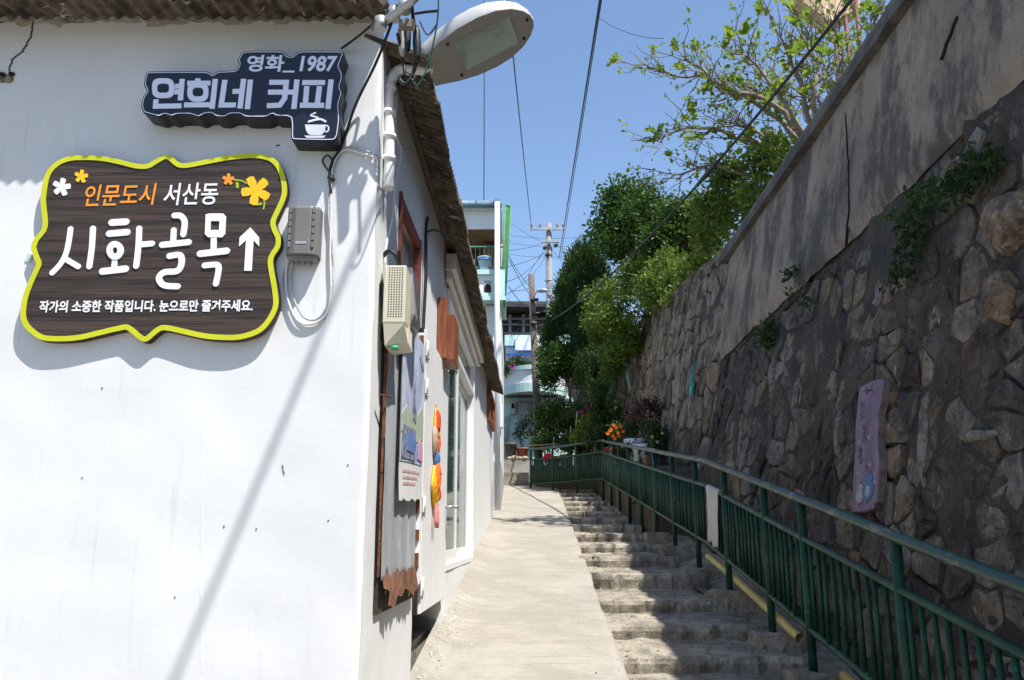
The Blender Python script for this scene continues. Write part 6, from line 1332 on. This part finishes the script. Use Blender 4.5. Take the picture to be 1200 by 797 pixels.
wire(P_(594, -6, 12), P_(623, 268, PY_-.2), .1, .014, 'thin wire from the top edge to the left end of the crossarm')
WL_ = ['thin wire from behind the balcony house to the lower crossarm of the concrete pole', 'thin wire from behind the balcony house to just under the lower crossarm', 'uppermost level wire crossing the sky behind the concrete pole', 'middle level wire crossing the sky behind the concrete pole', 'lowest level wire crossing the sky behind the concrete pole',
       'thin wire rising from the mint house side to the lower crossarm', 'topmost thin wire from the shade net to the wooden pole', 'second thin wire from the shade net to the wooden pole', 'thin wire slanting up to the black joint on the concrete pole', 'thin wire from the balcony downpipe to the wooden pole above its lamp',
       'thin wire from the blue awning up to the wooden pole', 'thin wire meeting the very top of the wooden pole', 'thin wire in front of the dark roofed house reaching the wooden pole', 'lowest thin wire in front of the dark balustrade', 'thin wire from the mint parapet steeply up to the wooden pole', 'thin wire from the left of the mint parapet to the wooden pole',
       'thin wire from the wooden pole into the drooping dark tree', 'thin wire from the wooden pole down to the tiled canopy', 'thin sagging wire behind the drooping tree to the mint house wall', 'thin wire from the lower crossarm right into the conifer top', 'thin wire from the concrete pole into the conifer middle', 'short thin wire steeply down from the black joints of the concrete pole', 'faint far wire left of the top of the concrete pole']
for i, (p, q_, sg_) in enumerate((((560, 292, 24), (643, 282, PY_), .2), ((560, 318, 24), (650, 290, PY_), .2), ((590, 275, 40), (690, 277, 40), .15), ((590, 283, 40), (690, 286, 40), .2), ((590, 297, 40), (690, 297, 40), .2), ((594, 330, 22), (643, 285, PY_), .3), ((596, 300, 19), (626, 340, WY), .1), ((597, 305, 19), (627, 352, WY), .1), ((594, 345, 22), (640, 300, PY_), .2), ((596, 336, 18), (627, 362, WY), .15), ((600, 380, 29), (627, 352, WY), .2), ((598, 340, 29), (627, 334, WY), .1), ((594, 350, 29), (627, 356, WY), .2), ((594, 375, 29), (627, 372, WY), .2), ((604, 400, 29.5), (627, 354, WY), .05), ((597, 395, 29.5), (626, 360, WY), .1), ((627, 368, WY), (672, 395, 24.5), .25), ((633, 395, WY), (665, 448, 29.5), .05), ((635, 440, WY), (669, 458, 29.5), .2), ((643, 283, PY_), (700, 300, 30), .15), ((643, 288, PY_), (690, 330, 26), .15), ((612, 330, 30), (636, 295, PY_), .05), ((600, 262, 44), (640, 285, 36), .1))):
    wire(P_(*p), P_(*q_), sg_, .008, WL_[i], 'thin wires around the two poles', n=10)
wire(P_(958, 172, 9.0), P_(893, 305, 10.4), .0, .008, 'thin wire hanging down in front of the plastered wall band')
wire(P_(700, 20, 14), P_(778, 45, 13), .12, .005, 'thin stray wire reaching the tip of the fig branch')
# rusty structure on the hillside above the wall
RY = 17.0; rc = P_(965, 8, RY); RTAN = M('rust_stained_sheet', (.52, .40, .27), .8, .15, 2.5, col2=(.40, .27, .17), layers=[((.25, .09, .04), 3, (1, 1, .5), .54, .68, .8)])
tw = thing('rusty_sheet_tower', 'rust stained beige sheet structure on red steel posts seen through the fig twigs', 'structure', (rc.x+1, RY, 6.5))
bm = B(); p = [P_(936, -2, RY), P_(974, 26, RY), P_(1010, 8, RY+.5), P_(1000, -30, RY+.5), P_(930, -30, RY)]; v = [bm.verts.new(k) for k in p]+[bm.verts.new(k+Vector((.05, .6, .05))) for k in p]
n = 5; bm.faces.new(v[:n]); bm.faces.new(v[n:][::-1])
for i in range(n): bm.faces.new((v[i], v[(i+1) % n], v[n+(i+1) % n], v[n+i]))
part('sheet', bm, RTAN, tw)
REDS = M('red_steel', (.20, .06, .05), .7, .2, 6)
for px in (976, 990, 1004): bm = B(); c = P_(px, 14, RY+.3); tube(bm, [(c.x, c.y, 6.3), c+Vector((0, 0, .5))], .045, 6); part('post', bm, REDS, tw)
bm = B()
for k in range(8): z = 7.0+k*.7; c = P_(976, 14, RY+.3).x; c2 = P_(1004, 14, RY+.3).x; tube(bm, [(c, RY+.3, z), (c2, RY+.3, z+(.5 if k % 2 else -.1))], .025, 5)
part('bracing', bm, REDS, tw)
